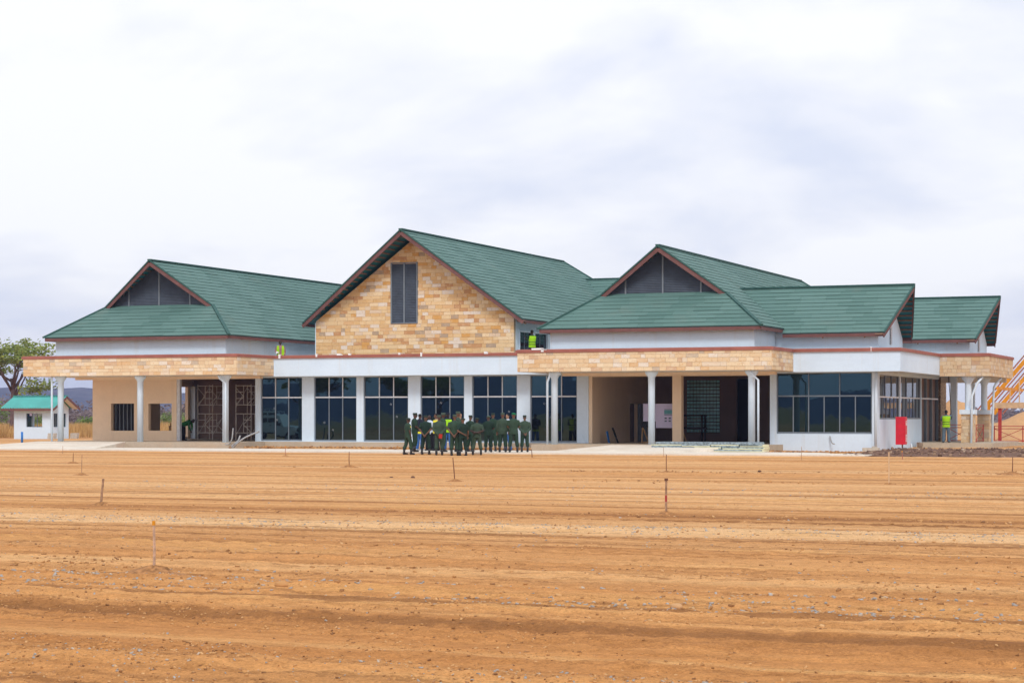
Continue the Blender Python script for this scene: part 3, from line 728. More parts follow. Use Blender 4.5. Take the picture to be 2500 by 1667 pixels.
# ---- windows
def window(a0, a1, z0, z1, ct, cb, zt, plane, axis='x', glass='glass', light=True, setb=0.06, rail=None):
    w = empty('window', (0, 0, 0)); w.parent = T
    P = (lambda a, c, z: (a, plane+c, z)) if axis == 'x' else (lambda a, c, z: (plane-c, a, z))
    def barr(b, A0, A1, Z0, Z1, c0, c1):
        p, q = P(A0, c0, Z0), P(A1, c1, Z1); b.box(p[0], q[0], p[1], q[1], p[2], q[2])
    f = 0.055
    b = MB()
    barr(b, a0+0.002, a0+f, z0+0.002, z1-0.002, setb-0.045, setb+0.05); barr(b, a1-f, a1-0.002, z0+0.002, z1-0.002, setb-0.045, setb+0.05)
    barr(b, a0+f, a1-f, z0+0.002, z0+f+0.03, setb-0.045, setb+0.05); barr(b, a0+f, a1-f, z1-0.04, z1-0.002, setb-0.045, setb+0.05)
    b.build('frame', M['frame'], w)
    tb = MB(); barr(tb, a0+f, a1-f, zt-0.035, zt+0.035, setb-0.055, setb+0.05); tb.build('transom', M[rail or 'framelight'], w)
    for (n, Z0, Z1, lt) in ((ct, zt+0.035, z1-0.04, True), (cb, z0+f+0.03, zt-0.035, False)):
        wd = (a1-a0-2*f)/n
        for k in range(n):
            A0 = a0+f+k*wd
            if k:
                mb_ = MB(); barr(mb_, A0-0.024, A0+0.024, Z0, Z1, setb-0.04, setb+0.05); mb_.build('mullion', M['framelight' if (lt and light) else 'frame'], w)
            g = MB(); l, r_ = A0+(0.024 if k else 0), A0+wd-(0.024 if k < n-1 else 0)
            barr(g, l, r_, Z0, Z1, setb, setb+0.012)
            ta, tz = random.uniform(-0.007, 0.007), random.uniform(-0.005, 0.005); ia = 0 if axis == 'x' else 1
            g.v = [tuple(p[q]+(ta*((p[ia]-l)/(r_-l)-0.5)+tz*((p[2]-Z0)/(Z1-Z0)-0.5) if q == 1-ia else 0) for q in range(3)) for p in g.v]
            po = g.build('pane', M[glass], w)
    return w
for i, (a, b_) in enumerate(MIDWIN):
    w = window(a, b_, 0.36, 3.88, 3, 3, 2.77, 0.97+0.05)
    for k in range(2):
        ma = a+0.5+random.random()*(b_-a-1.0); mz = 0.9+random.random()*1.6
        t = MB(); t.beam((ma, 1.072, mz), (ma+0.03, 1.072, mz+0.10), 0.008, 0.014); t.beam((ma+0.06, 1.072, mz-0.02), (ma+0.09, 1.072, mz+0.08), 0.008, 0.014); t.build('tape_mark', M['tape'], w)
window(13.61, 18.43, 0.86, 3.89, 3, 6, 2.74, 1.0, light=False, rail='frame')
window(1.72, 6.68, 1.58, 3.80, 3, 5, 2.70, 18.61, 'y', 'glassside', False)
window(6.92, 12.40, 1.58, 3.80, 3, 6, 2.70, 18.61, 'y', 'glassside', False)

# ---- upper storey walls
UW = M['white']
wall('upper_wall', 'x', -2.9, -2.7, -26.83, -15.88, 4.0, 6.15, [], UW)
bx('upper_wall', UW, T, -16.08, -15.88, -2.697, 31.5, 4.223, 6.15); bx('upper_wall', UW, T, -26.83, -26.63, -2.697, 31.5, 4.223, 6.15)
wall('upper_wall', 'x', -2.9, -2.7, 2.93, 13.53, 4.0, 6.15, [], UW)
bx('upper_wall', UW, T, 13.33, 13.53, -2.697, 31.5, 4.223, 6.15); bx('upper_wall', UW, T, 2.93, 3.13, -2.697, 31.5, 4.223, 6.15)
wall('upper_wall', 'x', 1.12, 1.32, 13.533, 18.7, 4.0, 5.92, [], UW)
# wing gable end (faces right) and the smaller gable behind it
def gable_y(x0, x1, ya, yb, z0, ze, zr, slot):
    ym = (ya+yb)/2; b = MB(); b.prism([(x1, ya, z0), (x1, yb, z0), (x1, yb, ze), (x1, ym, zr), (x1, ya, ze)], (x0-x1, 0, 0)); o = b.build('gable_wall', UW, T)
    ys, zs0, zs1 = slot
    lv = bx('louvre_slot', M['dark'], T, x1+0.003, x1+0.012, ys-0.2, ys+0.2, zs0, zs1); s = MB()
    k = zs0+0.02
    while k < zs1-0.04: s.beam((x1+0.04, ys-0.2, k), (x1+0.04, ys+0.2, k), 0.008, 0.07, up=(0.6, 0, 1)); k += 0.075
    tag(s.build('louvre_slats', M['framelight'], lv), kind='stuff')
gable_y(18.5, 18.7, 1.323, 7.1, 4.223, 5.75, 7.78, (4.1, 5.35, 6.35))
wall('upper_wall', 'x', 11.25, 11.45, 13.54, 21.45, 4.223, 5.85, [], UW)
gable_y(21.25, 21.45, 11.453, 16.9, 4.223, 5.75, 7.65, (14.1, 5.25, 6.15))
bx('upper_wall', UW, T, 18.5, 18.7, 7.103, 11.247, 4.223, 5.2)

# middle block: stone gable and white side wall
MGL, MGR, MGC = -13.29, -1.30, -7.29
gconv = [(0, 4.2), (MGR-MGL, 4.2), (MGR-MGL, 7.02), (6.0, 11.42), (0, 7.02)]
gb_ = MB(); gb_.prism([(MGL+p[0], 2.6, p[1]) for p in gconv], (0, 0.2, 0)); gw = gb_.build('gable_wall', M['mortar'], T)
LV = (MGL+4.66+0.0, MGL+6.30, 6.87, 10.13)
clad(Vector((MGL, 2.6, 0)), X1, MGR-MGL, 4.4, 11.42, gw, M['stone'], course=0.20, conv=gconv, hole=(LV[0]-MGL, LV[1]-MGL, LV[2], LV[3]), lmin=0.24, lmax=0.60, seed=9)
bx('corner_trim', M['white'], T, MGL-0.05, MGL-0.003, 2.57, 2.8, 4.22, 6.95)
wall('upper_wall', 'y', -1.50, -1.30, 2.803, 31.0, 4.223, 7.05, [(3.36, 7.49, 4.35, 6.30)], UW)
wall('upper_wall', 'y', -13.29, -13.09, 2.803, 31.0, 4.223, 7.05, [], UW)
uwn = empty('window', (0, 0, 0)); uwn.parent = T
bx('surround', M['colwhite'], uwn, -1.297, -1.25, 3.28, 3.36, 4.30, 6.40); bx('surround', M['colwhite'], uwn, -1.297, -1.25, 7.49, 7.57, 4.30, 6.40)
bx('surround', M['colwhite'], uwn, -1.297, -1.25, 3.36, 7.49, 6.303, 6.38); bx('surround', M['colwhite'], uwn, -1.297, -1.25, 5.15, 5.55, 4.3, 6.30)
for a, c_ in ((3.36, 4.2), (4.25, 5.15), (5.55, 6.5), (6.55, 7.44)):
    bx('pane', M['glass'], uwn, -1.40, -1.385, a, c_, 4.36, 6.29); bx('mullion', M['frame'], uwn, -1.42, -1.36, c_+0.002, c_+0.048, 4.36, 6.29)

# louvre in the stone gable
def louvre(name, x0, x1, y, z0, z1, posts, conv=None, pitch=0.09):
    lv = empty(name, (0, 0, 0)); lv.parent = T
    bk = MB()
    if conv: bk.prism([(p[0], y+0.06, p[1]) for p in conv], (0, 0.05, 0))
    else: bk.box(x0, x1, y+0.06, y+0.11, z0, z1)
    bk.build('backing', M['louvre'], lv)
    s = MB(); z = z0+0.04
    while z < z1-0.03:
        a, c_ = x0, x1
        if conv:
            q = clip_poly([(x0-1, z), (x1+1, z), (x1+1, z+0.01), (x0-1, z+0.01)], conv)
            if len(q) < 3: break
            a, c_ = min(p[0] for p in q), max(p[0] for p in q)
        if c_-a > 0.1:
            s.add([(a, y-0.03, z-0.045), (c_, y-0.03, z-0.045), (c_, y+0.022, z+0.045), (a, y+0.022, z+0.045), (a, y-0.02, z-0.052), (c_, y-0.02, z-0.052), (c_, y+0.034, z+0.040), (a, y+0.034, z+0.040)],
                  [(0,1,2,3),(7,6,5,4),(0,4,5,1),(2,6,7,3),(1,5,6,2),(3,7,4,0)])
        z += pitch
    tag(s.build('slats', M['louvre'], lv), kind='stuff')
    for px, pz0, pz1 in posts: bx('post', M['frame'], lv, px-0.04, px+0.04, y-0.06, y+0.06, pz0, pz1)
    return lv
lv = louvre('louvre', LV[0]+0.05, LV[1]-0.05, 2.58, LV[2], LV[3], [(LV[0]+0.04, LV[2], LV[3]), (LV[1]-0.04, LV[2], LV[3]), ((LV[0]+LV[1])/2, LV[2], LV[3])])
bx('sill', M['frame'], lv, LV[0], LV[1], 2.52, 2.64, LV[2]-0.05, LV[2]-0.002); bx('head', M['frame'], lv, LV[0], LV[1], 2.52, 2.64, LV[3]+0.002, LV[3]+0.05)

# ---- roofs
def slope(roof, poly, e_dir, g_dir, course=0.345, lift=0.023, base=0.02, name='tile_course', seed=0, joined=False):
    """poly: 3D points in one plane, first point on the eave; e_dir along the eave, g_dir up the slope"""
    rr = random.Random(seed); O = Vector(poly[0]); e_ = Vector(e_dir).normalized(); g_ = Vector(g_dir).normalized(); n = e_.cross(g_).normalized()
    if n.z < 0: n = -n
    P2 = [((Vector(p)-O).dot(e_), (Vector(p)-O).dot(g_)) for p in poly]
    t, tmax = min(p[1] for p in P2), max(p[1] for p in P2); allb = MB()
    while t < tmax-0.04:
        t1 = min(t+course, tmax)
        if tmax-t1 < 0.06: t1 = tmax
        st = clip(clip(P2, 1, t, True), 1, t1, False)
        if len(st) >= 3 and area(st) > 0.01:
            b = allb if joined else MB(); s = min(p[0] for p in st)-rr.uniform(0, 1.3); smax = max(p[0] for p in st)
            while s < smax:
                L = 1.32
                seg = clip(clip(st, 0, s, True), 0, s+L-0.006, False); s += L
                q = []
                for p in seg:
                    if not q or (abs(p[0]-q[-1][0])+abs(p[1]-q[-1][1])) > 1e-4: q.append(p)
                if len(q) > 2 and abs(q[0][0]-q[-1][0])+abs(q[0][1]-q[-1][1]) < 1e-4: q.pop()
                if len(q) < 3 or area(q) < 0.004: continue
                j = rr.uniform(-0.007, 0.009); j2 = rr.uniform(-0.006, 0.006); sm = min(p[0] for p in q)
                top = []
                for p in q:
                    k = 1-(p[1]-t)/course; top.append(O+e_*p[0]+g_*(p[1]-(0.014 if p[1] <= t+1e-4 else 0))+n*(base+(lift+j)*k+j2*(p[0]-sm)/L*k+0.004))
                bot = [O+e_*p[0]+g_*p[1]+n*(base-0.012) for p in q]
                m_ = len(q); b.add(top+bot, [tuple(range(m_)), tuple(reversed(range(m_, 2*m_)))]+[(i, i+m_, (i+1) % m_+m_, (i+1) % m_) for i in range(m_)])
            if not joined and b.f: b.build(name, M['tile'], roof)
        t = t1
    if joined and allb.f: tag(allb.build('tile_courses', M['tile'], roof), kind='stuff')
def deck(roof, poly):
    P = [Vector(p) for p in poly]; n = (P[1]-P[0]).cross(P[2]-P[0]).normalized()
    if n.z < 0: n = -n
    MB().prism([p-n*0.012 for p in P], -n*0.018).build('underlay', M['teal'], roof)
def bars(roof, name, mat, lst):
    for a in lst: MB().beam(*a).build(name, mat, roof)

def dutch(uL, uR, ve, z0, slope_m, zr, apexv, vg, vback, ridge_back, off, seed):
    rf = empty('roof', (0, 0, 0)); rf.parent = T
    c = (uL+uR)/2; m = slope_m; dg = vg-ve; vb = vback
    zg = z0+m*dg
    front = [(uL, ve, z0), (uR, ve, z0), (uR-dg, vg, zg), (uL+dg, vg, zg)]
    slope(rf, front, (1, 0, 0), (0, 1, m), seed=seed); deck(rf, front)
    zf = z0+m*off
    right = [(uR, ve, z0), (uR, vb, z0), (c, ridge_back, zr), (c, apexv, zr), (uR-off, ve+off, zf)]
    left = [(uL, ve, z0), (uL, vb, z0), (c, ridge_back, zr), (c, apexv, zr), (uL+off, ve+off, zf)]
    slope(rf, right, (0, 1, 0), (-1, 0, m), seed=seed+1); slope(rf, left, (0, 1, 0), (1, 0, m), seed=seed+2, joined=True)
    back = [(uL, vb, z0), (uR, vb, z0), (c, ridge_back, zr)]
    slope(rf, back, (1, 0, 0), (0, -1, (zr-z0)/(vb-ridge_back)), seed=seed+3, joined=True)
    deck(rf, [right[0], right[1], right[2], right[3], right[4]]); deck(rf, left); deck(rf, back)
    # boards
    bars(rf, 'fascia_board', M['fascia'], [((uL+0.03, ve+0.03, z0-0.11), (uR-0.03, ve+0.03, z0-0.11), 0.035, 0.17), ((uR-0.03, ve+0.05, z0-0.11), (uR-0.03, vb, z0-0.11), 0.035, 0.17), ((uL+0.03, ve+0.05, z0-0.11), (uL+0.03, vb, z0-0.11), 0.035, 0.17)])
    for sx in (-1, 1):
        fx = c+sx*((uR-uL)/2-off); f = Vector((fx, ve+off, zf)); a = Vector((c, apexv, zr)); d = (a-f).normalized()
        MB().beam(f-d*0.10+Vector((0, 0, -0.15)), a+Vector((0, 0, -0.15)), 0.04, 0.20, up=(0, 0, 1)).build('barge_board', M['fascia'], rf)
        MB().beam(f-d*0.05+Vector((0, -0.02, 0.02)), a+Vector((0, -0.02, 0.03)), 0.08, 0.075).build('verge_trim', M['tiletrim'], rf)
        h0 = Vector((uR if sx > 0 else uL, ve, z0+0.02))
        MB().beam(h0+Vector((sx*0.06, -0.06, 0)), f+Vector((0, 0, 0.04)), 0.17, 0.10).build('hip_cap', M['tiletrim'], rf)
        # battens under the flying verge
        n_ = int((Vector((c, apexv, zr))-f).length/0.345)
        for k in range(1, n_):
            t = k/n_; p = f.lerp(a, t)+Vector((0, 0.03, -0.075)); MB().beam(p, (p.x, vg+0.05, p.z), 0.07, 0.07).build('batten', M['batten'], rf)
    MB().beam((c, apexv-0.04, zr+0.06), (c, ridge_back, zr+0.06), 0.24, 0.08).build('ridge_cap', M['tiletrim'], rf)
    for x in (uL, uR): MB().beam((x, vb, z0+0.03), (c, ridge_back, zr+0.05), 0.17, 0.10).build('hip_cap', M['tiletrim'], rf)
    # louvred gable
    hw = (uR-uL)/2-dg+0.0; zt = zr-0.10; zb = zg-0.02
    wz = (zr-zb)/m; wz = min(wz, hw+0.3)
    conv = [(c-wz+0.10, zb), (c+wz-0.10, zb), (c, zr-0.08)]
    posts = [(c+o, zb, min(zr-0.1-abs(o)*m-0.05, zr)) for o in (-2.0, -0.02, 1.98)]
    louvre('louvre', c-wz, c+wz, vg, zb, zr-0.12, posts, conv, 0.085)
    # rafter feet
    k = ve+1.6
    while k < 20:
        MB().beam((uR-0.42, k, z0-0.02), (uR-0.10, k, z0-0.16), 0.06, 0.10).build('rafter_foot', M['wood'], rf); k += 1.55
    return rf
dutch(-27.28, -15.43, -3.35, 6.10, 0.717, 10.35, -1.85, -0.80, 32.7, 26.8, 2.40, 100)
dutch(2.48, 13.98, -3.35, 6.10, 0.717, 10.22, -1.70, -0.80, 32.7, 26.95, 2.40, 200)

def gable_roof_v(uL, uR, vf, z0, zr, apexv, vwall, ridge_back, vback, seed):
    rf = empty('roof', (0, 0, 0)); rf.parent = T; c = (uL+uR)/2; m = (zr-z0)/(uR-c)
    right = [(uR, vf, z0), (uR, vback, z0), (c, ridge_back, zr), (c, apexv, zr)]; left = [(uL, vf, z0), (uL, vback, z0), (c, ridge_back, zr), (c, apexv, zr)]
    slope(rf, right, (0, 1, 0), (-1, 0, m), seed=seed); slope(rf, left, (0, 1, 0), (1, 0, m), seed=seed+1, joined=True); deck(rf, right); deck(rf, left)
    back = [(uL, vback, z0), (uR, vback, z0), (c, ridge_back, zr)]; slope(rf, back, (1, 0, 0), (0, -1, (zr-z0)/(vback-ridge_back)), seed=seed+3, joined=True)
    bars(rf, 'fascia_board', M['fascia'], [((uR-0.03, vf, z0-0.11), (uR-0.03, vback, z0-0.11), 0.035, 0.17), ((uL+0.03, vf, z0-0.11), (uL+0.03, vback, z0-0.11), 0.035, 0.17)])
    for sx, ux in ((-1, uL), (1, uR)):
        f = Vector((ux, vf, z0)); a = Vector((c, apexv, zr)); d = (a-f).normalized()
        MB().beam(f-d*0.06+Vector((0, 0, -0.15)), a+Vector((0, 0, -0.15)), 0.045, 0.20).build('barge_board', M['fascia'], rf)
        MB().beam(f-d*0.05+Vector((0, -0.02, 0.02)), a+Vector((0, -0.02, 0.03)), 0.08, 0.075).build('verge_trim', M['tiletrim'], rf)
        n_ = int((a-f).length/0.36)
        for k in range(0, n_):
            p = f.lerp(a, k/n_)+Vector((0, 0.03, -0.08)); MB().beam(p, (p.x, vwall, p.z), 0.08, 0.07).build('batten', M['batten'], rf)
        MB().beam((ux, vback, z0+0.03), (c, ridge_back, zr+0.05), 0.17, 0.10).build('hip_cap', M['tiletrim'], rf)
    MB().beam((c, apexv-0.04, zr+0.06), (c, ridge_back, zr+0.06), 0.24, 0.08).build('ridge_cap', M['tiletrim'], rf)
    for k in (3.0, 6.3, 9.6): MB().beam((uR-0.62, k, z0-0.05), (uR-0.10, k, z0-0.20), 0.06, 0.10).build('rafter_foot', M['wood'], rf)
gable_roof_v(-13.90, -0.66, 2.2, 6.93, 11.80, 1.0, 2.59, 25.5, 32.1, 300)

def gable_roof_u(vF, vB, z0, zr, uL0, uL1, uRe, uRa, uwall, seed, valley=None):
    rf = empty('roof', (0, 0, 0)); rf.parent = T; vm = (vF+vB)/2; m = (zr-z0)/(vm-vF)
    front = [(uL0, vF, z0), (uRe, vF, z0), (uRa, vm, zr), (uL1, vm, zr)]
    if valley: front.append(valley)
    slope(rf, front, (1, 0, 0), (0, 1, m), seed=seed); deck(rf, front)
    back = [(uL1, vB, z0), (uRe, vB, z0), (uRa, vm, zr), (uL1, vm, zr)]
    slope(rf, back, (1, 0, 0), (0, -1, m), seed=seed+1, joined=True); deck(rf, back)
    bars(rf, 'fascia_board', M['fascia'], [((uL0, vF+0.03, z0-0.11), (uRe-0.02, vF+0.03, z0-0.11), 0.035, 0.17), ((uL1, vB-0.03, z0-0.11), (uRe-0.02, vB-0.03, z0-0.11), 0.035, 0.17)])
    for vv_ in (vF, vB):
        f = Vector((uRe, vv_, z0)); a = Vector((uRa, vm, zr)); d = (a-f).normalized()
        MB().beam(f-d*0.06+Vector((-0.02, 0, -0.15)), a+Vector((-0.02, 0, -0.15)), 0.045, 0.19).build('barge_board', M['fascia'], rf)
        MB().beam(f-d*0.05+Vector((0.01, 0, 0.02)), a+Vector((0.01, 0, 0.03)), 0.08, 0.075).build('verge_trim', M['tiletrim'], rf)
        n_ = int((a-f).length/0.37)
        for k in range(0, n_):
            p = f.lerp(a, k/n_)+Vector((-0.04, 0, -0.08)); MB().beam(p, (uwall-0.05, p.y, p.z), 0.09, 0.07).build('batten', M['batten'], rf)
    MB().beam((uL1, vm, zr+0.06), (uRa+0.03, vm, zr+0.06), 0.24, 0.08).build('ridge_cap', M['tiletrim'], rf)
    k = uRe-1.0
    while k > uL0+0.3:
        MB().beam((k, vF+0.42, z0-0.02), (k, vF+0.10, z0-0.20), 0.06, 0.12).build('rafter_foot', M['wood'], rf); k -= 2.1
    return rf
gable_roof_u(0.65, 7.55, 5.85, 8.32, 13.99, 10.80, 19.10, 19.90, 18.7, 400, (13.99, 1.0, 6.10))
gable_roof_u(10.8, 17.35, 5.85, 8.20, 15.0, 15.0, 21.85, 22.62, 21.45, 500)
# cross roof between the middle and right blocks
rf = empty('roof', (0, 0, 0)); rf.parent = T
cf = [(-1.5, 20.2, 6.85), (6.0, 20.2, 6.85), (6.0, 25.4, 10.57), (-5.6, 25.4, 10.57)]
slope(rf, cf, (1, 0, 0), (0, 1, (10.57-6.85)/5.2), seed=600); deck(rf, cf)
cb_ = [(-5.6, 30.6, 6.85), (6.0, 30.6, 6.85), (6.0, 25.4, 10.57), (-5.6, 25.4, 10.57)]
slope(rf, cb_, (1, 0, 0), (0, -1, (10.57-6.85)/5.2), seed=601, joined=True)
MB().beam((-5.6, 25.4, 10.63), (6.0, 25.4, 10.63), 0.24, 0.08).build('ridge_cap', M['tiletrim'], rf)

# ---- place the stones: the 300 largest as pieces, the others joined
def psize(s):
    o, ax, n, p, q, r_, t, th, poly, par, mat = s
    c_ = o+ax*((p+q)/2)-CAM; d = c_.length; facing = abs(n.dot(c_.normalized()))
    return -1 if poly else (q-p)*(t-r_)*facing/d**2
STONES.sort(key=psize, reverse=True)
ubox = MB().box(-0.5, 0.5, -0.5, 0.5, -0.5, 0.5)
UM = {}
for mk in ('stone', 'stonedull', 'stonepale'):
    me = ubox.mesh('stone'); bm = bmesh.new(); bm.from_mesh(me); bmesh.ops.recalc_face_normals(bm, faces=bm.faces); bm.to_mesh(me); bm.free(); me.materials.append(M[mk]); UM[M[mk].name] = me
rest = {}
for i, (o, ax, n, p, q, r_, t, th, poly, par, mat) in enumerate(STONES):
    if i < 300 and poly is None:
        ob = bpy.data.objects.new('stone', UM[mat.name]); col.objects.link(ob); ob.parent = par
        c_ = o+ax*((p+q)/2)+n*(th/2); ob.location = (c_.x, c_.y, (r_+t)/2)
        ob.rotation_euler = (0, 0, math.atan2(ax.y, ax.x)); ob.scale = (q-p, th, t-r_)
    else:
        b = rest.setdefault('all', MB()); b.cur = 0 if mat is M['stone'] else 1 if mat is M['stonedull'] else 2
        pp = poly or [(p, r_), (q, r_), (q, t), (p, t)]
        b.prism([o+ax*x+Vector((0, 0, z)) for x, z in pp], n*th)
ob = rest['all'].build('stones', [M['stone'], M['stonedull'], M['stonepale']], T); tag(ob, kind='stuff')
# ================================================================ hut on the left
hut = empty('gatehouse', (0, 0, 0), 0, 'small white gatehouse with teal sheet roof and brown fascia behind the left canopy', 'hut')
HX0, HX1, HY0, HY1 = -59.74, -56.20, 38.0, 40.5
wall('wall', 'x', HY0, HY0+0.2, HX0, HX1, -0.3, 2.42, [(-58.55, -57.0, 0.85, 1.95)], M['white'], hut)
wall('wall', 'y', HX1-0.2, HX1, HY0+0.203, HY1, -0.3, 2.42, [(38.45, 39.0, 0.85, 1.95), (39.6, 40.15, 0.85, 1.95)], M['white'], hut)
bx('wall', M['white'], hut, HX0, HX0+0.2, HY0+0.203, HY1, -0.3, 2.42); bx('wall', M['white'], hut, HX0+0.203, HX1-0.203, HY1-0.2, HY1, -0.3, 0.9)
MB().prism([(HX1, HY0, 2.42), (HX1, HY1, 2.42), (HX1, (HY0+HY1)/2, 3.26)], (-0.2, 0, 0)).build('gable', M['white'], hut)
hw = empty('window', (0, 0, 0)); hw.parent = hut
for k in range(4): bx('frame_bar', M['frame'], hw, -58.55+k*0.5, -58.50+k*0.5, HY0+0.06, HY0+0.12, 0.85, 1.95)
bx('pane', M['glass'], hw, -58.50, -58.05, HY0+0.08, HY0+0.09, 0.86, 1.94); bx('notice', M['paper'], hw, -58.2, -57.98, HY0-0.02, HY0-0.004, 1.75, 2.0)
for y0 in (38.45, 39.6):
    w2 = empty('window', (0, 0, 0)); w2.parent = hut; bx('pane', M['glass'], w2, HX1-0.1, HX1-0.09, y0, y0+0.55, 0.86, 1.94); bx('frame_bar', M['frame'], w2, HX1-0.12, HX1-0.05, y0+0.25, y0+0.30, 0.86, 1.94)
hr = empty('roof', (0, 0, 0)); hr.parent = hut
ym = (HY0+HY1)/2; zr_, ze_ = 3.36, 2.42
def corrugated(y0, z0, y1, z1, name):
    b = MB(); x = HX0-0.9; n = 0
    xs = np.arange(HX0-0.9, HX1+0.75, 0.06)
    vsn = []
    for i, x in enumerate(xs):
        o = 0.04*math.sin(i*math.pi/2)
        vsn += [(x, y0, z0+o), (x, y1, z1+o)]
    b.add(vsn, [(2*i, 2*i+2, 2*i+3, 2*i+1) for i in range(len(xs)-1)]); return b.build(name, M['tealroof'], hr)
corrugated(HY0-0.6, ze_-0.05, ym, zr_, 'roof_sheet'); corrugated(HY1+0.6, ze_-0.05, ym, zr_, 'roof_sheet')
bx('fascia_board', M['fascia'], hr, HX0-0.85, HX1+0.70, HY0-0.58, HY0-0.54, ze_-0.26, ze_-0.085)
for yb in (HY0-0.6, HY1+0.6): MB().beam((HX1+0.72, yb, ze_-0.16), (HX1+0.72, ym, zr_-0.11), 0.04, 0.18).build('barge_board', M['fascia'], hr)
MB().prism([(HX1+0.7, ym, zr_-0.06), (HX1+0.7, HY1+0.55, ze_-0.12), (HX1, HY1+0.55, ze_-0.12), (HX1, ym, zr_-0.06)], (0, 0, 0.02)).build('soffit', M['cream'], hr)
MB().beam((HX0-0.9, ym, zr_+0.03), (HX1+0.75, ym, zr_+0.03), 0.3, 0.05).build('ridge_cap', M['tealroof'], hr)
for k, (x, y, w, h) in enumerate(((-55.7, 37.5, 0.6, 0.38), (-55.3, 40.0, 0.6, 0.32))):
    o = empty('block_stack', (x, y, -0.1), 0.2*k, ('low stack of grey blocks at the near corner of the gatehouse', 'low stack of grey blocks beside the gatehouse side window')[k], 'blocks')
    for i in range(3): bx('block', M['block'], o, -w/2+i*0.02, w/2+i*0.02, -0.2, 0.2, 0.02+i*0.15, 0.16+i*0.15)

# ================================================================ props round the terminal
def scaffold(x0, x1, y, label, flip):
    s = empty('scaffold_tower', (x0, y, ZF), 0, label, 'scaffold', 'scaffold towers in the left doorway')
    w = x1-x0; r = 0.028
    for lev in range(2):
        z = lev*1.62+0.02
        for yy in (0, 1.3):
            f = MB()
            f.tube([(0, yy, z), (0, yy, z+1.6)], r, 6); f.tube([(w, yy, z), (w, yy, z+1.6)], r, 6)
            f.tube([(0, yy, z+0.42), (w, yy, z+0.42)], r, 6); f.tube([(0, yy, z+1.52), (w, yy, z+1.52)], r, 6)
            mx_ = w*(0.5)
            f.tube([(mx_, yy, z+0.42), (mx_, yy, z+1.52)], r*0.8, 6)
            for k in range(1, 3):
                a, b_ = ((mx_, w) if (lev == 1) != flip else (0, mx_)) if lev == 0 or True else (0, mx_)
                f.tube([(a, yy, z+0.42+k*0.37), (b_, yy, z+0.42+k*0.37)], r*0.8, 6)
            f.tube([(0 if lev else w, yy, z+1.4), (mx_, yy, z+0.9)], r*0.7, 6); f.tube([(0 if lev else w, yy, z+0.45), (mx_, yy, z+0.9)], r*0.7, 6)
            f.build('frame', M['steel'], s)
        for xx in (0, w): MB().tube([(xx, 0, z+0.3), (xx, 1.3, z+1.45)], r*0.7, 6).build('brace', M['steel'], s)
    return s
scaffold(-21.81, -20.82, 4.0, 'grey tube scaffold tower in the left doorway, left of the white column', False)
scaffold(-19.26, -18.26, 4.0, 'grey tube scaffold tower deeper in the left doorway, right of the white column', True)
def hose(name, pts, r, label):
    P = [Vector(p) for p in pts]; out = []
    for i in range(len(P)-1):
        p0, p1, p2, p3 = P[max(i-1, 0)], P[i], P[i+1], P[min(i+2, len(P)-1)]
        for k in range(6):
            t = k/6; out.append(0.5*((2*p1)+(-p0+p2)*t+(2*p0-5*p1+4*p2-p3)*t*t+(-p0+3*p1-3*p2+p3)*t**3))
    out.append(P[-1]); return tag(MB().tube(out, r, 8).build(name, M['hose'], None, True), label, 'conduit')
hose('conduit', [(-15.12, -4.2, 0.24), (-15.0, -4.2, 0.22), (-14.85, -4.2, 0.32), (-14.72, -4.2, 0.55), (-14.66, -4.2, 1.10)], 0.035, 'short grey conduit standing up from the plinth right of the left downpipe')
hose('conduit', [(-14.35, -4.0, 0.70), (-14.42, -4.1, 0.42), (-14.72, -4.2, 0.16), (-14.62, -4.2, 0.10), (-14.40, -4.2, 0.30), (-14.0, -4.0, 0.62), (-13.65, -3.2, 0.92)], 0.045, 'long grey conduit curving up to the right before the first dark window')
hose('conduit', [(16.35, 0.86, 0.75), (16.42, 0.80, 0.55), (16.50, 0.72, 0.40), (16.62, 0.70, 0.36)], 0.03, 'black cable stub hanging out of the white wall under the large right window')

# display board on trestles in the hall mouth
db = empty('display_board', (7.36, 1.65, ZF), 0, 'wide board pinned with printed site plans on wooden trestle legs in the hall mouth', 'board')
bx('backboard', M['dark'], db, -1.16, 1.10, 0.02, 0.06, 0.82, 2.06)
def sheet(x0, x1, z0, z1, dy):
    s = bx('plan_sheet', M['paper'], db, x0, x1, dy, dy+0.008, z0, z1); return s
sheet(-1.03, -0.35, 1.14, 2.05, -0.006); s2 = sheet(-0.34, 1.08, 0.80, 2.05, -0.016)
for k, (x, z, w, h, mt) in enumerate(((0.12, 1.52, 0.42, 0.20, 'inkteal'), (0.12, 1.46, 0.42, 0.04, 'ink'), (0.12, 1.74, 0.42, 0.025, 'ink'), (0.14, 1.26, 0.12, 0.08, 'ink'), (0.36, 1.26, 0.12, 0.08, 'ink'), (0.14, 1.12, 0.12, 0.07, 'ink'), (0.36, 1.12, 0.12, 0.07, 'ink'))):
    bx('print', M[mt], s2, x, x+w, -0.0215, -0.0175, z, z+h)
for k in range(5): bx('print', M['paper'], s2, -0.3, 1.0, -0.0205, -0.0185, 0.95+k*0.23, 0.955+k*0.23)
for x in (-1.10, 0.98):
    for dx in (-0.02, 0.28): MB().beam((x, 0.10, 0.85), (x+dx*(1 if x > 0 else 1), 0.30 if dx > 0 else 0.05, 0.0), 0.05, 0.05).build('leg', M['wood'], db)
MB().beam((-1.1, 0.08, 0.06), (1.15, 0.08, 0.06), 0.05, 0.05).build('stretcher', M['wood'], db)
wb = empty('steel_rack', (6.9, 8.0, ZF), 0, 'black two-tier metal rack standing before the glass block panel', 'rack')
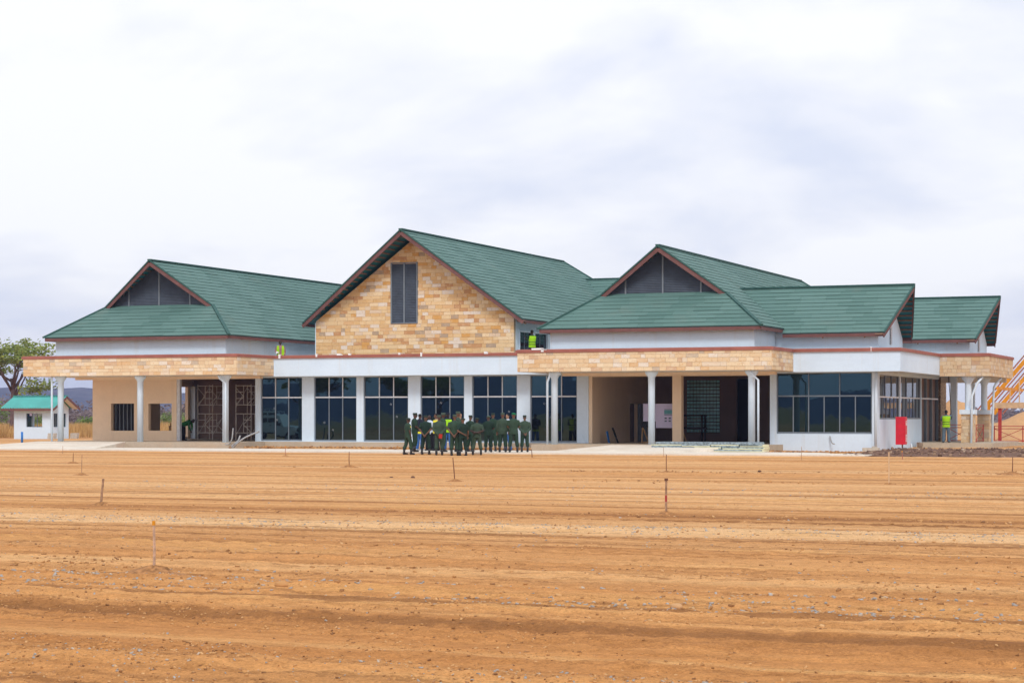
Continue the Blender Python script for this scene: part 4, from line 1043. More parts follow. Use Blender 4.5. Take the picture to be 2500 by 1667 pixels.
for x in (-0.7, 0.75):
    for y in (-0.3, 0.3): bx('leg', M['black'], wb, x-0.04, x+0.04, y-0.04, y+0.04, 0, 1.45)
for z in (0.72, 1.40): bx('shelf', M['black'], wb, -0.8, 0.85, -0.36, 0.36, z, z+0.09)
lb = empty('leaning_boards', (4.3, 2.1, ZF), 0, 'offcut boards leaning on the beige wall just inside the hall', 'boards')
MB().beam((0.0, 0, 0.0), (-0.12, 0, 0.62), 0.05, 0.20, up=(0, 1, 0)).build('board', M['blue'], lb); MB().beam((0.45, 0.1, 0.0), (0.15, 0.1, 0.80), 0.05, 0.18, up=(0, 1, 0)).build('board', M['black'], lb)
st = empty('stool', (-24.2, 5.2, ZF), 0.3, 'small wooden stool seen through the open window of the beige wall', 'stool')
bx('seat', M['rust'], st, -0.25, 0.25, -0.2, 0.2, 0.78, 0.83)
for x in (-0.22, 0.22):
    for y in (-0.17, 0.17): bx('leg', M['rust'], st, x-0.025, x+0.025, y-0.025, y+0.025, 0, 1.0 if y > 0 else 0.78)

# insulation panels stacked on the paving
pan = [(9.05, 4.55, 0, 'long foil-faced panel at the bottom front of the insulation stack', 'foil'), (11.9, 2.75, 0, 'cream foam panel at the bottom right end of the insulation stack', 'foam'),
       (9.15, 2.1, 1, 'cream foam panel at the left of the second layer of the stack', 'foam'), (11.3, 1.3, 1, 'grey foil panel in the middle of the second layer of the stack', 'foil'), (12.65, 2.0, 1, 'cream foam panel at the right of the second layer of the stack', 'foam'),
       (9.1, 1.5, 2, 'crumpled foil panel at the left of the third layer of the stack', 'foil'), (10.65, 1.4, 2, 'short cream panel second from left in the third layer of the stack', 'foam'), (12.1, 1.35, 2, 'dented foil panel third from left in the third layer of the stack', 'foil'), (13.5, 1.1, 2, 'pale foam panel at the right of the third layer of the stack', 'foam'),
       (9.3, 2.4, 3, 'torn foil panel on top left of the insulation stack', 'foil'), (11.8, 2.6, 3, 'wrinkled foil panel on top right of the insulation stack', 'foil')]
for k, (x, L, lay, lab, mt) in enumerate(pan):
    z = 0.05+lay*0.115; o = empty('insulation_panel', (x, -5.35+random.uniform(-0.05, 0.05), z), random.uniform(-0.02, 0.02), lab, 'panel', 'insulation panels stacked before the hall')
    b = MB(); n = max(3, int(L/0.35)); y0, y1 = (0, 1.1)
    if lay == 0 and k == 1: y0 = -0.25
    vsn = []; 
    for i in range(n+1):
        xx = L*i/n
        for (yy, zz_) in ((y0, 0.004), (y1, 0.004), (y1, 0.108), (y0, 0.108)):
            jj = 0.012 if mt == 'foil' else 0.004
            vsn.append((xx+random.uniform(-jj, jj), yy+random.uniform(-jj, jj), min(0.112, max(0.001, zz_+(random.uniform(-jj, jj) if lay < 3 else random.uniform(-0.01, 0.04) if zz_ > 0.1 else 0)))))
    fs = []
    for i in range(n):
        for q in range(4): fs.append((4*i+q, 4*i+(q+1) % 4, 4*i+4+(q+1) % 4, 4*i+4+q))
    fs += [(0, 1, 2, 3), (4*n+3, 4*n+2, 4*n+1, 4*n)]; b.add(vsn, fs); b.build('core', M[mt], o)
    b = MB(); b.box(-0.012, L+0.012, y0-0.016, y0-0.006, 0.05 if mt == 'foam' else 0.062, 0.105 if mt == 'foam' else 0.10); b.build('facing', M['foil' if mt == 'foam' or lay == 3 else 'foam'], o)
    if False:
        for q in range(1):
            xx = random.uniform(0.1, L-0.5); b = MB(); b.add([(xx, 0, 0.115), (xx+0.5, 0.0, 0.115), (xx+0.4, 0.3, 0.13), (xx+0.25, 0.05, 0.19)], [(0, 1, 3), (1, 2, 3), (2, 0, 3)]); b.build('torn_film', M['film'], o)

# red hydrant cabinet with white lettering strokes on its side
LW = 0.045
hc = empty('hydrant_cabinet', (19.55, 2.9, 0.05), R(0), 'tall red hydrant cabinet on a post against the white side wall', 'cabinet')
bx('body', M['redpaint'], hc, -0.30, 0.16, -0.25, 0.25, 0.27, 1.66); bx('door', M['redpaint'], hc, 0.163, 0.185, -0.23, 0.23, 0.31, 1.62)
bx('post', M['rust'], hc, -0.04, 0.02, -0.03, 0.03, -0.2, 0.267)
lt = MB()
def ring(zc, h):
    lt.box(0.187, 0.193, -0.11, 0.11, zc-h/2, zc-h/2+0.03); lt.box(0.187, 0.193, -0.11, 0.11, zc+h/2-0.03, zc+h/2); lt.box(0.187, 0.192, -0.13, -0.13+LW, zc-h/2, zc+h/2); lt.box(0.187, 0.192, 0.13-LW, 0.13, zc-h/2, zc+h/2)
ring(1.38, 0.14); ring(1.26, 0.07); ring(0.72, 0.10); ring(0.58, 0.10); ring(0.46, 0.08)
lt.build('lettering', M['film'], hc); bx('handle', M['steel'], hc, 0.187, 0.21, 0.16, 0.19, 0.9, 1.05)
bk = empty('pail', (20.3, 3.5, 0.10), 0, 'upturned grey pail on the ground right of the red cabinet', 'pail'); MB().lathe((0, 0), [(0.12, 0.0), (0.155, 0.30), (0.165, 0.31), (0.165, 0.33)], 16).build('body', M['bucket'], bk, True); MB().tube([(-0.16, 0, 0.28), (-0.13, 0.08, 0.2), (0, 0.12, 0.16), (0.13, 0.08, 0.2), (0.16, 0, 0.28)], 0.008, 6).build('handle', M['steel'], bk)
bt = empty('plastic_bottle', (19.95, 3.1, 0.09), 0, 'clear plastic water bottle between the red cabinet and the pail', 'bottle'); MB().lathe((0, 0), [(0.05, 0), (0.055, 0.02), (0.055, 0.22), (0.02, 0.29), (0.02, 0.31)], 12).build('body', M['clear'], bt, True); MB().lathe((0, 0), [(0.022, 0.312), (0.022, 0.335)], 10).build('cap', M['blue'], bt)
cb = empty('kerb_block', (18.7, -0.25, 0.0), 0.1, 'broken concrete kerb block on the soil left of the red cabinet', 'block'); MB().box(-0.45, 0.35, -0.2, 0.2, -0.02, 0.20).build('body', M['block'], cb); MB().box(0.0, 0.25, -0.12, 0.1, 0.203, 0.27).build('mortar_lump', M['block'], cb)
bp = tag(MB().lathe((-39.1, 10.8), [(0.075, -0.2), (0.075, 0.72), (0.06, 0.72), (0.06, 0.65)], 16).build('standpipe', M['blue'], None, True), 'upright bright blue pipe stub left of the terminal', 'pipe')

# railings
def railing(x0, y0, x1, y1, z0, n, label, h=0.95):
    o = empty('railing', (x0, y0, z0), 0, label, 'railing', 'red railings by the right entrance'); d = Vector((x1-x0, y1-y0, 0)); 
    for k in range(n+1): MB().tube([d*(k/n), d*(k/n)+Vector((0, 0, h))], 0.03, 6).build('post', M['redrail'], o)
    for z in (h-0.02, h-0.17, 0.07): MB().tube([Vector((0, 0, z)), d+Vector((0, 0, z))], 0.022, 6).build('rail', M['redrail'], o)
    for k in range(n):
        a, b_ = d*(k/n), d*((k+1)/n)
        MB().tube([a+Vector((0, 0, 0.08)), b_+Vector((0, 0, h-0.18))], 0.018, 6).build('cross_bar', M['redrail'], o); MB().tube([a+Vector((0, 0, h-0.18)), b_+Vector((0, 0, 0.08))], 0.018, 6).build('cross_bar', M['redrail'], o)
railing(19.75, 14.2, 20.95, 14.6, ZF, 1, 'short red railing between the painter and the first stone pedestal')
railing(21.5, 13.0, 21.5, 15.4, ZF, 1, 'short red railing between the two stone pedestals')
railing(21.25, 20.9, 29.3, 20.9, ZF-0.1, 5, 'long red railing with crossed bars at the far right')
bx_ = tag(bx('kerb_wall', M['concrete'], None, 21.0, 34.0, 19.2, 21.2, -0.2, 0.235), 'low concrete kerb carrying the long red railing', 'kerb')

# orange steel roof frame going up on the far right
fr = empty('roof_frame', (0, 0, 0), 0, 'orange steel roof frame under construction at the far right edge', 'frame')
FY = 36.0
z0f, xl = 2.45, 18.2
for yy in (FY, FY+6.0):
    continue
    MB().beam((xl-0.6, yy, 2.1), (xl+6.6, yy, 8.1), 0.12, 0.36).build('rafter', M['orange'], fr)
    MB().beam((xl+6.6, yy, 8.1), (xl+13.6, yy, 2.2), 0.12, 0.36).build('rafter', M['orange'], fr)
for k in range(7):
    yy = FY+k*2.0; big = k in (1, 4)
    MB().beam((xl-0.6, yy, 1.9), (xl+6.2, yy, 9.9), 0.12, 0.26 if big else 0.08).build('rafter', M['orange' if big else 'purlin'], fr)
    MB().beam((xl+6.2, yy, 9.9), (xl+13.0, yy, 1.9), 0.12, 0.26 if big else 0.08).build('rafter', M['orange' if big else 'purlin'], fr)
for k in range(3):
    t = 0.22+k*0.32; p = Vector((xl-0.6, 0, 1.8)).lerp(Vector((xl+6.2, 0, 9.8)), t); MB().beam((p.x, FY-0.2, p.z), (p.x, FY+11.0, p.z), 0.12, 0.2).build('tie', M['orange'], fr)
bx('ring_beam', M['formwood'], fr, xl+0.6, xl+15, FY-0.25, FY+0.05, 2.25, 2.62)
for x in (19.9, 20.5, 21.05, 21.5, 21.9, 23.0, 24.0): MB().tube([(x, FY-0.1, 2.62), (x, FY-0.1, 2.9+max(0, (x-xl-1.2))*1.1)], 0.04, 6).build('prop', M['formwood'], fr)
for x in (19.25, 26.0): bx('post', M['redrail'], fr, x-0.1, x+0.1, FY-0.15, FY+0.05, -0.2, 2.247)
bx('post', M['orange'], fr, 18.35, 18.62, FY-0.15, FY+0.1, -0.2, 2.5)

# sand heaps
def heap(name, cx_, cy_, rx, ry, h, label, seed, mat='sand'):
    b = MB(); n, m_ = 44, 16; vsn = [(cx_, cy_, h)]; fs = []
    for i in range(1, m_+1):
        t = i/m_
        for k in range(n):
            a = 2*math.pi*k/n; r_ = t*(1+0.16*mnoise.noise((math.cos(a)*1.5+seed, math.sin(a)*1.5, 0)))
            prof = max(0, 1-t**1.25); z = h*prof*(1+0.10*mnoise.noise((math.cos(a)*2.3*t, math.sin(a)*2.3*t, seed)))+0.07*h*mnoise.noise((math.cos(a)*6*t, math.sin(a)*6*t, seed+4))*(1-t*0.5)
            vsn.append((cx_+rx*r_*math.cos(a), cy_+ry*r_*math.sin(a), z-0.15*t))
    for k in range(n): fs.append((0, 1+k, 1+(k+1) % n))
    for i in range(m_-1):
        for k in range(n): fs.append((1+i*n+k, 1+(i+1)*n+k, 1+(i+1)*n+(k+1) % n, 1+i*n+(k+1) % n))
    b.add(vsn, fs); return tag(b.build(name, M[mat], None, True), label, 'heap')
heap('sand_heap', 17.9, 61.0, 5.6, 4.2, 2.15, 'broad orange sand heap behind the red railing at the far right', 1.7)
heap('sand_heap', 11.7, 62.5, 3.4, 3.2, 3.15, 'steep orange sand heap seen between the entrance columns', 5.1)
heap('sand_heap', 27.0, 70.0, 7, 5, 1.9, 'far orange sand heap partly hidden by the broad one', 9.1)

# ================================================================ stakes in the graded soil
def gz(u, v): return float(apron_h(np.array([[float(u)]]), np.array([[float(v)]]))[0, 0])
STK = [(19.73, -35.7, 0.59, 'rust', 0.014, 0, 'thin dark steel peg beside an orange soil ripple before the hall', 0.55),
 (28.16, -61.64, 0.64, 'stakewood', 0.019, 0, 'stout square stake with a dark nailed top and red smear, right of centre', 0.35),
 (27.33, -77.77, 0.60, 'palewood', 0.0125, 0.0, 'tall pale stick nearest the camera with an orange tip, standing in loose soil', 0.8),
 (16.42, -62.64, 0.55, 'stakewood', 0.019, 0.12, 'dark wooden stake leaning right over a soil mound at the left', 0.62),
 (7.4, -33.87, 0.55, 'rust', 0.016, -0.01, 'dark steel peg in front of the third dark window', 0.6),
 (17.61, -47.61, 0.64, 'rust', 0.016, -0.10, 'crooked rusty rod below the uniformed group', 0.5),
 (4.73, -46.3, 0.62, 'stakewood', 0.012, 0.02, 'slim grey twig peg behind the leaning stake at the left', 0.5),
 (-4.55, -33.37, 0.40, 'rust', 0.014, 0.05, 'short peg on a low soil ripple before the left canopy', 0.6),
 (9.07, -20.65, 0.40, 'rust', 0.018, -0.10, 'short leaning peg just right of the uniformed group', 0.3),
 (29.0, -45.74, 0.83, 'formwood', 0.016, 0, 'pale yellow lath on the right beside a strip of stones', 0.3),
 (30.42, -34.3, 0.55, 'rust', 0.014, 0.03, 'thin peg in loose orange soil at the right edge', 0.9),
 (-2.76, -20.07, 0.46, 'purlin', 0.014, 0, 'small orange painted peg before the first dark window', 0.5),
 (20.23, -20.14, 0.58, 'stakewood', 0.010, 0, 'hair-thin wire peg before the large right window', 0.2),
 (-16.31, -17.24, 0.36, 'stakewood', 0.012, 0, 'tiny peg at the path edge before the left canopy', 0.2),
 (22.81, -13.24, 0.36, 'purlin', 0.016, -0.08, 'orange peg in front of the dark soil bank', 0.2),
 (11.89, -12.0, 0.45, 'stakewood', 0.010, 0, 'thin peg at the path edge before the insulation stack', 0.15)]
for k, (u, v, h, mt, r_, ln, lab, mo) in enumerate(STK):
    z = gz(u, v); o = empty('survey_peg', (u, v, z), 0, lab, 'peg', 'survey pegs in the graded soil')
    top = Vector((ln*h, 0, h)); mid = top*0.5+Vector((random.uniform(-0.01, 0.01), 0, 0))
    if mt in ('stakewood', 'formwood', 'palewood') and r_ > 0.012: MB().beam((0, 0, -0.1), mid, r_*2, r_*1.7).beam(mid, top, r_*1.9, r_*1.6).build('shaft', M[mt], o)
    else: MB().tube([(0, 0, -0.1), mid, top], [r_, r_, r_*0.8], 6).build('shaft', M[mt], o)
    if k == 1: MB().box(-0.028, 0.028, -0.026, 0.026, h-0.03, h+0.012).build('nailed_top', M['rust'], o); MB().box(-0.02, 0.02, -0.0195, -0.0175, 0.22, 0.34).build('red_mark', M['redrail'], o)
    if k in (2, 11, 14): MB().beam(top-Vector((ln*0.05, 0, 0.045)), top+Vector((0, 0, 0.006)), r_*2.15, r_*2.15).build('painted_tip', M['orange'], o)
    if mo > 0.25:
        md = MB(); n = 18; vsn = [(0, 0, 0.12*mo+0.015)]; fs = []
        for i in range(1, 5):
            t = i/4
            for q in range(n):
                a = 2*math.pi*q/n; vsn.append((math.cos(a)*t*mo*0.72*(1+0.25*random.uniform(-1, 1)), math.sin(a)*t*mo*0.42, (0.12*mo+0.015)*(1-t)**1.2*(1+0.35*random.uniform(-1, 1))-0.015*t-0.008))
        for q in range(n): fs.append((0, 1+q, 1+(q+1) % n))
        for i in range(3):
            for q in range(n): fs.append((1+i*n+q, 1+(i+1)*n+q, 1+(i+1)*n+(q+1) % n, 1+i*n+(q+1) % n))
        md.add(vsn, fs); md.build('soil_mound', M['moundsoil'], o, True)

# ================================================================ loose stones and clods
OCT_F = [(0,2,4),(2,1,4),(1,3,4),(3,0,4),(2,0,5),(1,2,5),(3,1,5),(0,3,5)]
def scatter(name, pts, mat, flat=0.6, label=None, cat=None):
    n = len(pts); P = np.array(pts, np.float32)
    base = np.array([(-1,-1,-1),(1,-1,-1),(1,1,-1),(-1,1,-1),(-1,-1,1),(1,-1,1),(1,1,1),(-1,1,1)], np.float32)*0.62
    F0 = np.array([(3,2,1,0),(4,5,6,7),(0,1,5,4),(1,2,6,5),(2,3,7,6),(3,0,4,7)], np.int32)
    q = base[None]*rng.uniform(0.45, 1.35, (n, 8, 3))*np.array([1.3, 0.9, flat])
    a = rng.normal(0, 0.8, n); t = rng.normal(0, 0.45, n)
    x = q[..., 0]*np.cos(t)[:, None]-q[..., 2]*np.sin(t)[:, None]; z = q[..., 0]*np.sin(t)[:, None]+q[..., 2]*np.cos(t)[:, None]
    X = x*np.cos(a)[:, None]-q[..., 1]*np.sin(a)[:, None]; Y = x*np.sin(a)[:, None]+q[..., 1]*np.cos(a)[:, None]
    vsn = np.stack([X, Y, z], -1)*P[:, None, 3:4]+P[:, None, :3]; fs = (F0[None]+(np.arange(n)*8)[:, None, None]).reshape(-1, 4).astype(np.int32); vsn = vsn.reshape(-1, 3).astype(np.float32)
    me = bpy.data.meshes.new(name); me.vertices.add(len(vsn)); me.vertices.foreach_set('co', vsn.reshape(-1))
    me.loops.add(fs.size); me.loops.foreach_set('vertex_index', fs.reshape(-1)); me.polygons.add(len(fs)); me.polygons.foreach_set('loop_start', np.arange(0, fs.size, 4, dtype=np.int32)); me.polygons.foreach_set('loop_total', np.full(len(fs), 4, np.int32))
    me.update(); me.validate()
    o = link(name, me, mat); return tag(o, label, cat, kind='stuff')
def band(vc, sv, n, umin, umax, smin, smax):
    u = rng.uniform(umin, umax, n); v = vc+0.35*np.sin(u*0.3)*sv+rng.normal(0, sv, n); s = smin+(smax-smin)*rng.uniform(0, 1, n)**2.5
    keep = vnoise(u*0.9, v*1.4, 51)*0.6+vnoise(u*0.25, v*0.6, 52)*0.4 > rng.uniform(0.25, 0.72, n); u, v, s = u[keep], v[keep], s[keep]
    z = apron_h(u, v); return [(a, b_, c_+d*0.05, d) for a, b_, c_, d in zip(u, v, z, s)]
pts = band(-78.3, 0.40, 4200, 16, 48, 0.012, 0.034)+band(-79.3, 0.25, 1500, 16, 48, 0.012, 0.032)+band(-67.4, 0.45, 5200, 4, 48, 0.010, 0.028)+band(-84.8, 0.8, 3200, 26, 42, 0.006, 0.020)+band(-74.0, 4.0, 2600, 12, 46, 0.008, 0.024)+band(-52.0, 1.2, 2600, 0, 46, 0.012, 0.03)+band(-60.0, 5.0, 700, 5, 46, 0.012, 0.03)
scatter('gravel', pts, M['gravel'], label='grey crushed gravel strewn in bands across the graded soil', cat='gravel')
pts = band(-84.0, 3.0, 42000, 25, 43, 0.003, 0.020)+band(-77.0, 1.2, 9000, 18, 46, 0.007, 0.036)+band(-70.0, 5.0, 12000, 10, 46, 0.007, 0.030)+band(-62.9, 0.4, 1200, 4, 46, 0.012, 0.045)+band(-45.5, 0.5, 300, 20, 32, 0.02, 0.06)+band(-33.6, 0.4, 350, 24, 36, 0.02, 0.06)+band(-35.2, 0.35, 260, 16, 24, 0.02, 0.06)+band(-33.6, 0.5, 160, 3, 10, 0.02, 0.05)
scatter('soil_clods', pts, M['clod'], label='small crumbs of orange soil lying over the graded ground', cat='soil')
pts = []
for _ in range(900):
    u = rng.uniform(-15, 2.0); v = -0.35-abs(rng.normal(0, 0.9)); pts.append((u, v-0.8, 0.02+rng.uniform(0, 0.06), rng.uniform(0.02, 0.11)))
scatter('verge_clods', pts, M['clod'], label='orange clods heaped along the foot of the middle plinth', cat='soil')
# dark soil bank on the right
def bank_h(U, V):
    t = np.clip((U-18.8)/2.2, 0, 1); c = -6.4+0.10*(U-20); w = 2.2
    return -0.04+(0.22*t*np.exp(-((V-c)/w)**2))*(0.6+0.8*vnoise(U*0.8, V*0.9, 31))+0.05*vnoise(U*3, V*3, 32)*t
tag(grid_obj('soil_bank', np.arange(17.9, 60, 0.16), np.arange(-10.6, 1.0, 0.16), bank_h, M['darksoil']), 'low bank of dark loose soil along the right side of the path', 'soil', kind='stuff')
pts = []
for _ in range(3200):
    u = rng.uniform(18.6, 40); v = -6.4+0.10*(u-20)+rng.normal(0, 1.6); z = float(bank_h(np.array([u]), np.array([v]))[0]); pts.append((u, v, z+0.01, 0.02+0.12*rng.uniform(0, 1)**3))
scatter('bank_clods', pts, M['darkclod'], label='dark clods lying on the soil bank at the right', cat='soil')
pts = []
for _ in range(260):
    u = rng.uniform(13.0, 19.0); v = -2.9+rng.normal(0, 0.5); pts.append((u, v, 0.03, rng.uniform(0.02, 0.09)))
scatter('wall_clods', pts, M['clod'], label='reddish clods in front of the wall under the large right window', cat='soil')
for u, v, s, mt, lab in ((13.89, -43.88, 0.045, 'darksoil', 'left of two dark clods lying apart on the pale soil below the third window'), (14.65, -44.0, 0.055, 'darksoil', 'right of two dark clods lying apart on the pale soil below the third window'),
                         (29.6, -78.9, 0.06, 'clod', 'reddish rock right of the nearest stick in the gravel band'), (38.6, -78.5, 0.07, 'clod', 'rounded orange rock in the gravel band at the right'), (34.0, -79.3, 0.05, 'sand', 'pale yellow rock in the gravel band right of centre'), (25.5, -44.5, 0.07, 'clod', 'orange rock left of the pale yellow lath'), (22.4, -34.2, 0.055, 'darksoil', 'dark clod right of the thin dark steel peg')):
    b = MB(); b.ell((0, 0, 0), (s*1.3, s, s*0.75), 9, 6); b.v = [tuple(Vector(p)*(1+0.25*mnoise.noise(Vector(p)*18+Vector((u, v, 0))))) for p in b.v]
    o = tag(b.build('rock', M[mt]), lab, 'rock'); o.location = (u, v, gz(u, v)+s*0.45)

# ================================================================ vegetation
def leaf_cloud(clumps, per, size, mat_rng, flat=0.6):
    vsn = []; fs = []
    for (c_, r_) in clumps:
        for _ in range(per):
            d = Vector((mat_rng.gauss(0, 1), mat_rng.gauss(0, 1), mat_rng.gauss(0, flat))); d = d.normalized()*(mat_rng.random()**0.45)
            p = Vector(c_)+Vector((d.x*r_, d.y*r_, d.z*r_*flat)); s = size*mat_rng.uniform(0.6, 1.4)
            a = Vector((mat_rng.gauss(0, 1), mat_rng.gauss(0, 1), mat_rng.gauss(0, 0.5))).normalized(); b_ = a.orthogonal().normalized()
            k = len(vsn); vsn += [p-a*s-b_*s*0.45, p+a*s*0.2-b_*s*0.5, p+a*s, p-a*s*0.2+b_*s*0.55]; fs.append((k, k+1, k+2, k+3))
    return vsn, fs
def tree(name, base, height, spread, label, seed, leafm='leaf', leaf=0.16, per=60, lean=0.0, droop=None, group=None, trunk_h=0.45, spherical=False):
    rr = random.Random(seed); o = empty(name, base, 0, label, 'tree', group)
    tb = MB(); tops = []
    fork = Vector((lean*height*0.3, 0, height*trunk_h)); r0 = 0.032*height
    tb.tube([(0, 0, -0.3), (0.05*height*0.2, 0, height*0.18), fork*0.8+Vector((0.02*height, 0, 0.02)), fork], [r0*1.25, r0, r0*0.8, r0*0.7], 9)
    n = 7
    for k in range(n):
        a = 2*math.pi*k/n+rr.uniform(-0.3, 0.3); rad = spread*rr.uniform(0.45, 0.95); top = Vector((math.cos(a)*rad, math.sin(a)*rad, height*rr.uniform(0.78, 0.95)))+Vector((lean*height*0.3, 0, 0))
        mid = fork.lerp(top, 0.5)+Vector((rr.uniform(-0.3, 0.3), rr.uniform(-0.3, 0.3), -0.04*height)); st_ = fork*rr.uniform(0.75, 1.0)
        tb.tube([st_, mid, top], [r0*0.5, r0*0.3, r0*0.10], 6); tops.append((top, mid))
        for q in range(4):
            t2 = mid.lerp(top, rr.random())+Vector((rr.gauss(0, spread*0.25), rr.gauss(0, spread*0.25), rr.uniform(0.02, 0.14)*height)); tb.tube([mid.lerp(top, rr.uniform(0.0, 0.5)), t2], [r0*0.16, r0*0.05], 5); tops.append((t2, mid))
    if droop:
        for (p1, p2) in droop: tb.tube([fork*0.55, Vector(p1), Vector(p2)], [r0*0.4, r0*0.22, r0*0.08], 6); tops.append((Vector(p2), Vector(p1)))
    tb.build('trunk', M['bark'], o, True)
    cl = []
    for top, mid in tops:
        for q in range(4): cl.append((top+Vector((rr.gauss(0, spread*0.15), rr.gauss(0, spread*0.15), rr.uniform(-0.06, 0.07)*height)), spread*rr.uniform(0.14, 0.26)))
        if rr.random() < 0.4: cl.append((mid.lerp(top, rr.uniform(0.4, 0.9)), spread*0.14))
    if droop:
        for (p1, p2) in droop:
            for q in range(7): cl.append((Vector(p1).lerp(Vector(p2), 0.35+q*0.11)+Vector((rr.gauss(0, 0.4), rr.gauss(0, 0.4), rr.uniform(-0.9, 0.1))), rr.uniform(0.5, 0.9)))
    vsn, fs = leaf_cloud(cl, per, leaf, rr, 0.55)
    me = bpy.data.meshes.new('crown'); me.from_pydata([tuple(v) for v in vsn], [], fs); me.update(); link('crown', me, M[leafm], o)
    return o
# the acacia behind the hut
tree('acacia_tree', (-76.3, 60.2, -0.1), 8.7, 4.0, 'spreading yellow-green acacia rising behind the gatehouse at the left edge', 4, per=24, leaf=0.15, trunk_h=0.62, droop=[((2.3, -0.5, 6.2), (4.2, -0.8, 4.6)), ((1.5, -0.5, 5.8), (3.0, -0.6, 4.5))])
# trees across the apron, seen as reflections in the glass
for k, (u, v, h, sp, lab) in enumerate(((-84, -134, 9.0, 5.0, 'flat-topped acacia behind the viewer, mirrored in the second dark window'), (-70, -137, 8.0, 4.5, 'broad acacia behind the viewer, mirrored in the third dark window'), (-44, -146, 6.0, 3.0, 'low dark tree behind the viewer, mirrored in the last dark window'))):
    tree('acacia_tree', (u, v, -0.1), h, sp, lab, 40+k, per=30, leaf=0.24, group='trees across the apron')
# bushes
def bush(loc, r_, h, lab, seed, mat='bushleaf', grp='green bushes at the edge of the grass', per=90, leaf=0.14):
    rr = random.Random(seed); o = empty('bush', loc, 0, lab, 'bush', grp); tb = MB()
    cl = []
    for k in range(9):
        a = rr.uniform(0, 6.28); p = Vector((math.cos(a)*r_*rr.uniform(0.1, 0.8), math.sin(a)*r_*0.6*rr.uniform(0.1, 0.8), h*rr.uniform(0.25, 0.8))); tb.tube([(0, 0, -0.1), p*0.5, p], [0.05, 0.03, 0.015], 5); cl.append((p, r_*rr.uniform(0.28, 0.45)))
    tb.build('stem', M['bark'], o); vsn, fs = leaf_cloud(cl, per, leaf, rr, 0.8)
    me = bpy.data.meshes.new('foliage'); me.from_pydata([tuple(v) for v in vsn], [], fs); me.update(); link('foliage', me, M[mat], o)
def pol(az, r_):    # az degrees left of +Y seen from the camera
    return CAM.x-math.sin(R(az))*r_, CAM.y+math.cos(R(az))*r_
for k, (az, r_, br, h, lab) in enumerate(((36.9, 240, 3.4, 3.6, 'large green bush left of the gatehouse at the picture edge'), (35.9, 245, 2.2, 2.2, 'green bush just behind the gatehouse left wall'), (34.35, 262, 2.4, 1.9, 'green bush right of the gatehouse before the scrub'), (33.75, 268, 2.0, 1.6, 'green bush showing beside the beige wall edge'), (32.1, 250, 3.0, 2.3, 'green bush seen through the open window of the beige wall'), (31.4, 262, 2.4, 1.7, 'green bush seen through the left doorway'))):
    x, y = pol(az, r_); bush((x, y, -0.1), br, h, lab, 70+k)
# tall dry grass
rr = random.Random(5); vsn = []; fs = []
for _ in range(42000):
    az = rr.uniform(29.5, 45); r_ = 176+abs(rr.gauss(0, 1))*46; x, y = pol(az, r_); hh = rr.uniform(0.5, 1.25)*(0.7+0.5*mnoise.noise((x*0.08, y*0.08, 0))+0.2); a = rr.uniform(0, 3.14); w = rr.uniform(0.03, 0.07); lx, ly = rr.gauss(0, 0.16), rr.gauss(0, 0.16)
    k = len(vsn); vsn += [(x-math.cos(a)*w, y-math.sin(a)*w, -0.2), (x+math.cos(a)*w, y+math.sin(a)*w, -0.2), (x+lx, y+ly, hh)]; fs.append((k, k+1, k+2))
me = bpy.data.meshes.new('dry_grass'); me.from_pydata(vsn, [], fs); me.update(); tag(link('dry_grass', me, M['drygrass']), 'tall dry orange grass on the plain behind the gatehouse', 'grass', kind='stuff')
# leafless scrub woodland far behind
rr = random.Random(8); cl = []
for _ in range(900):
    az = rr.uniform(26, 50); r_ = rr.uniform(300, 560); x, y = pol(az, r_); h = rr.uniform(2.2, 6.0)*(0.8+0.5*mnoise.noise((az*0.8, 0, 3)))
    for q in range(3): cl.append(((x+rr.gauss(0, 1), y+rr.gauss(0, 1), h*rr.uniform(0.15, 0.95)), rr.uniform(1.0, 2.0)))
vsn, fs = leaf_cloud(cl, 26, 0.30, rr, 1.0)
me = bpy.data.meshes.new('scrub_woodland'); me.from_pydata([tuple(v) for v in vsn], [], fs); me.update(); tag(link('scrub_woodland', me, M['twig']), 'grey leafless scrub woodland in front of the blue hills', 'woodland', kind='stuff')
rr = random.Random(9); cl = []
for _ in range(420):
    az = rr.uniform(-4, 14); r_ = rr.uniform(420, 800); x, y = pol(az, r_); h = rr.uniform(2, 4.5)
    cl.append(((x, y, h*0.5), rr.uniform(1.5, 3.2)))
vsn, fs = leaf_cloud(cl, 18, 0.7, rr, 1.0)
me = bpy.data.meshes.new('scrub_belt'); me.from_pydata([tuple(v) for v in vsn], [], fs); me.update(); tag(link('scrub_belt', me, M['twig']), 'dark low scrub belt on the horizon at the right', 'woodland', kind='stuff')
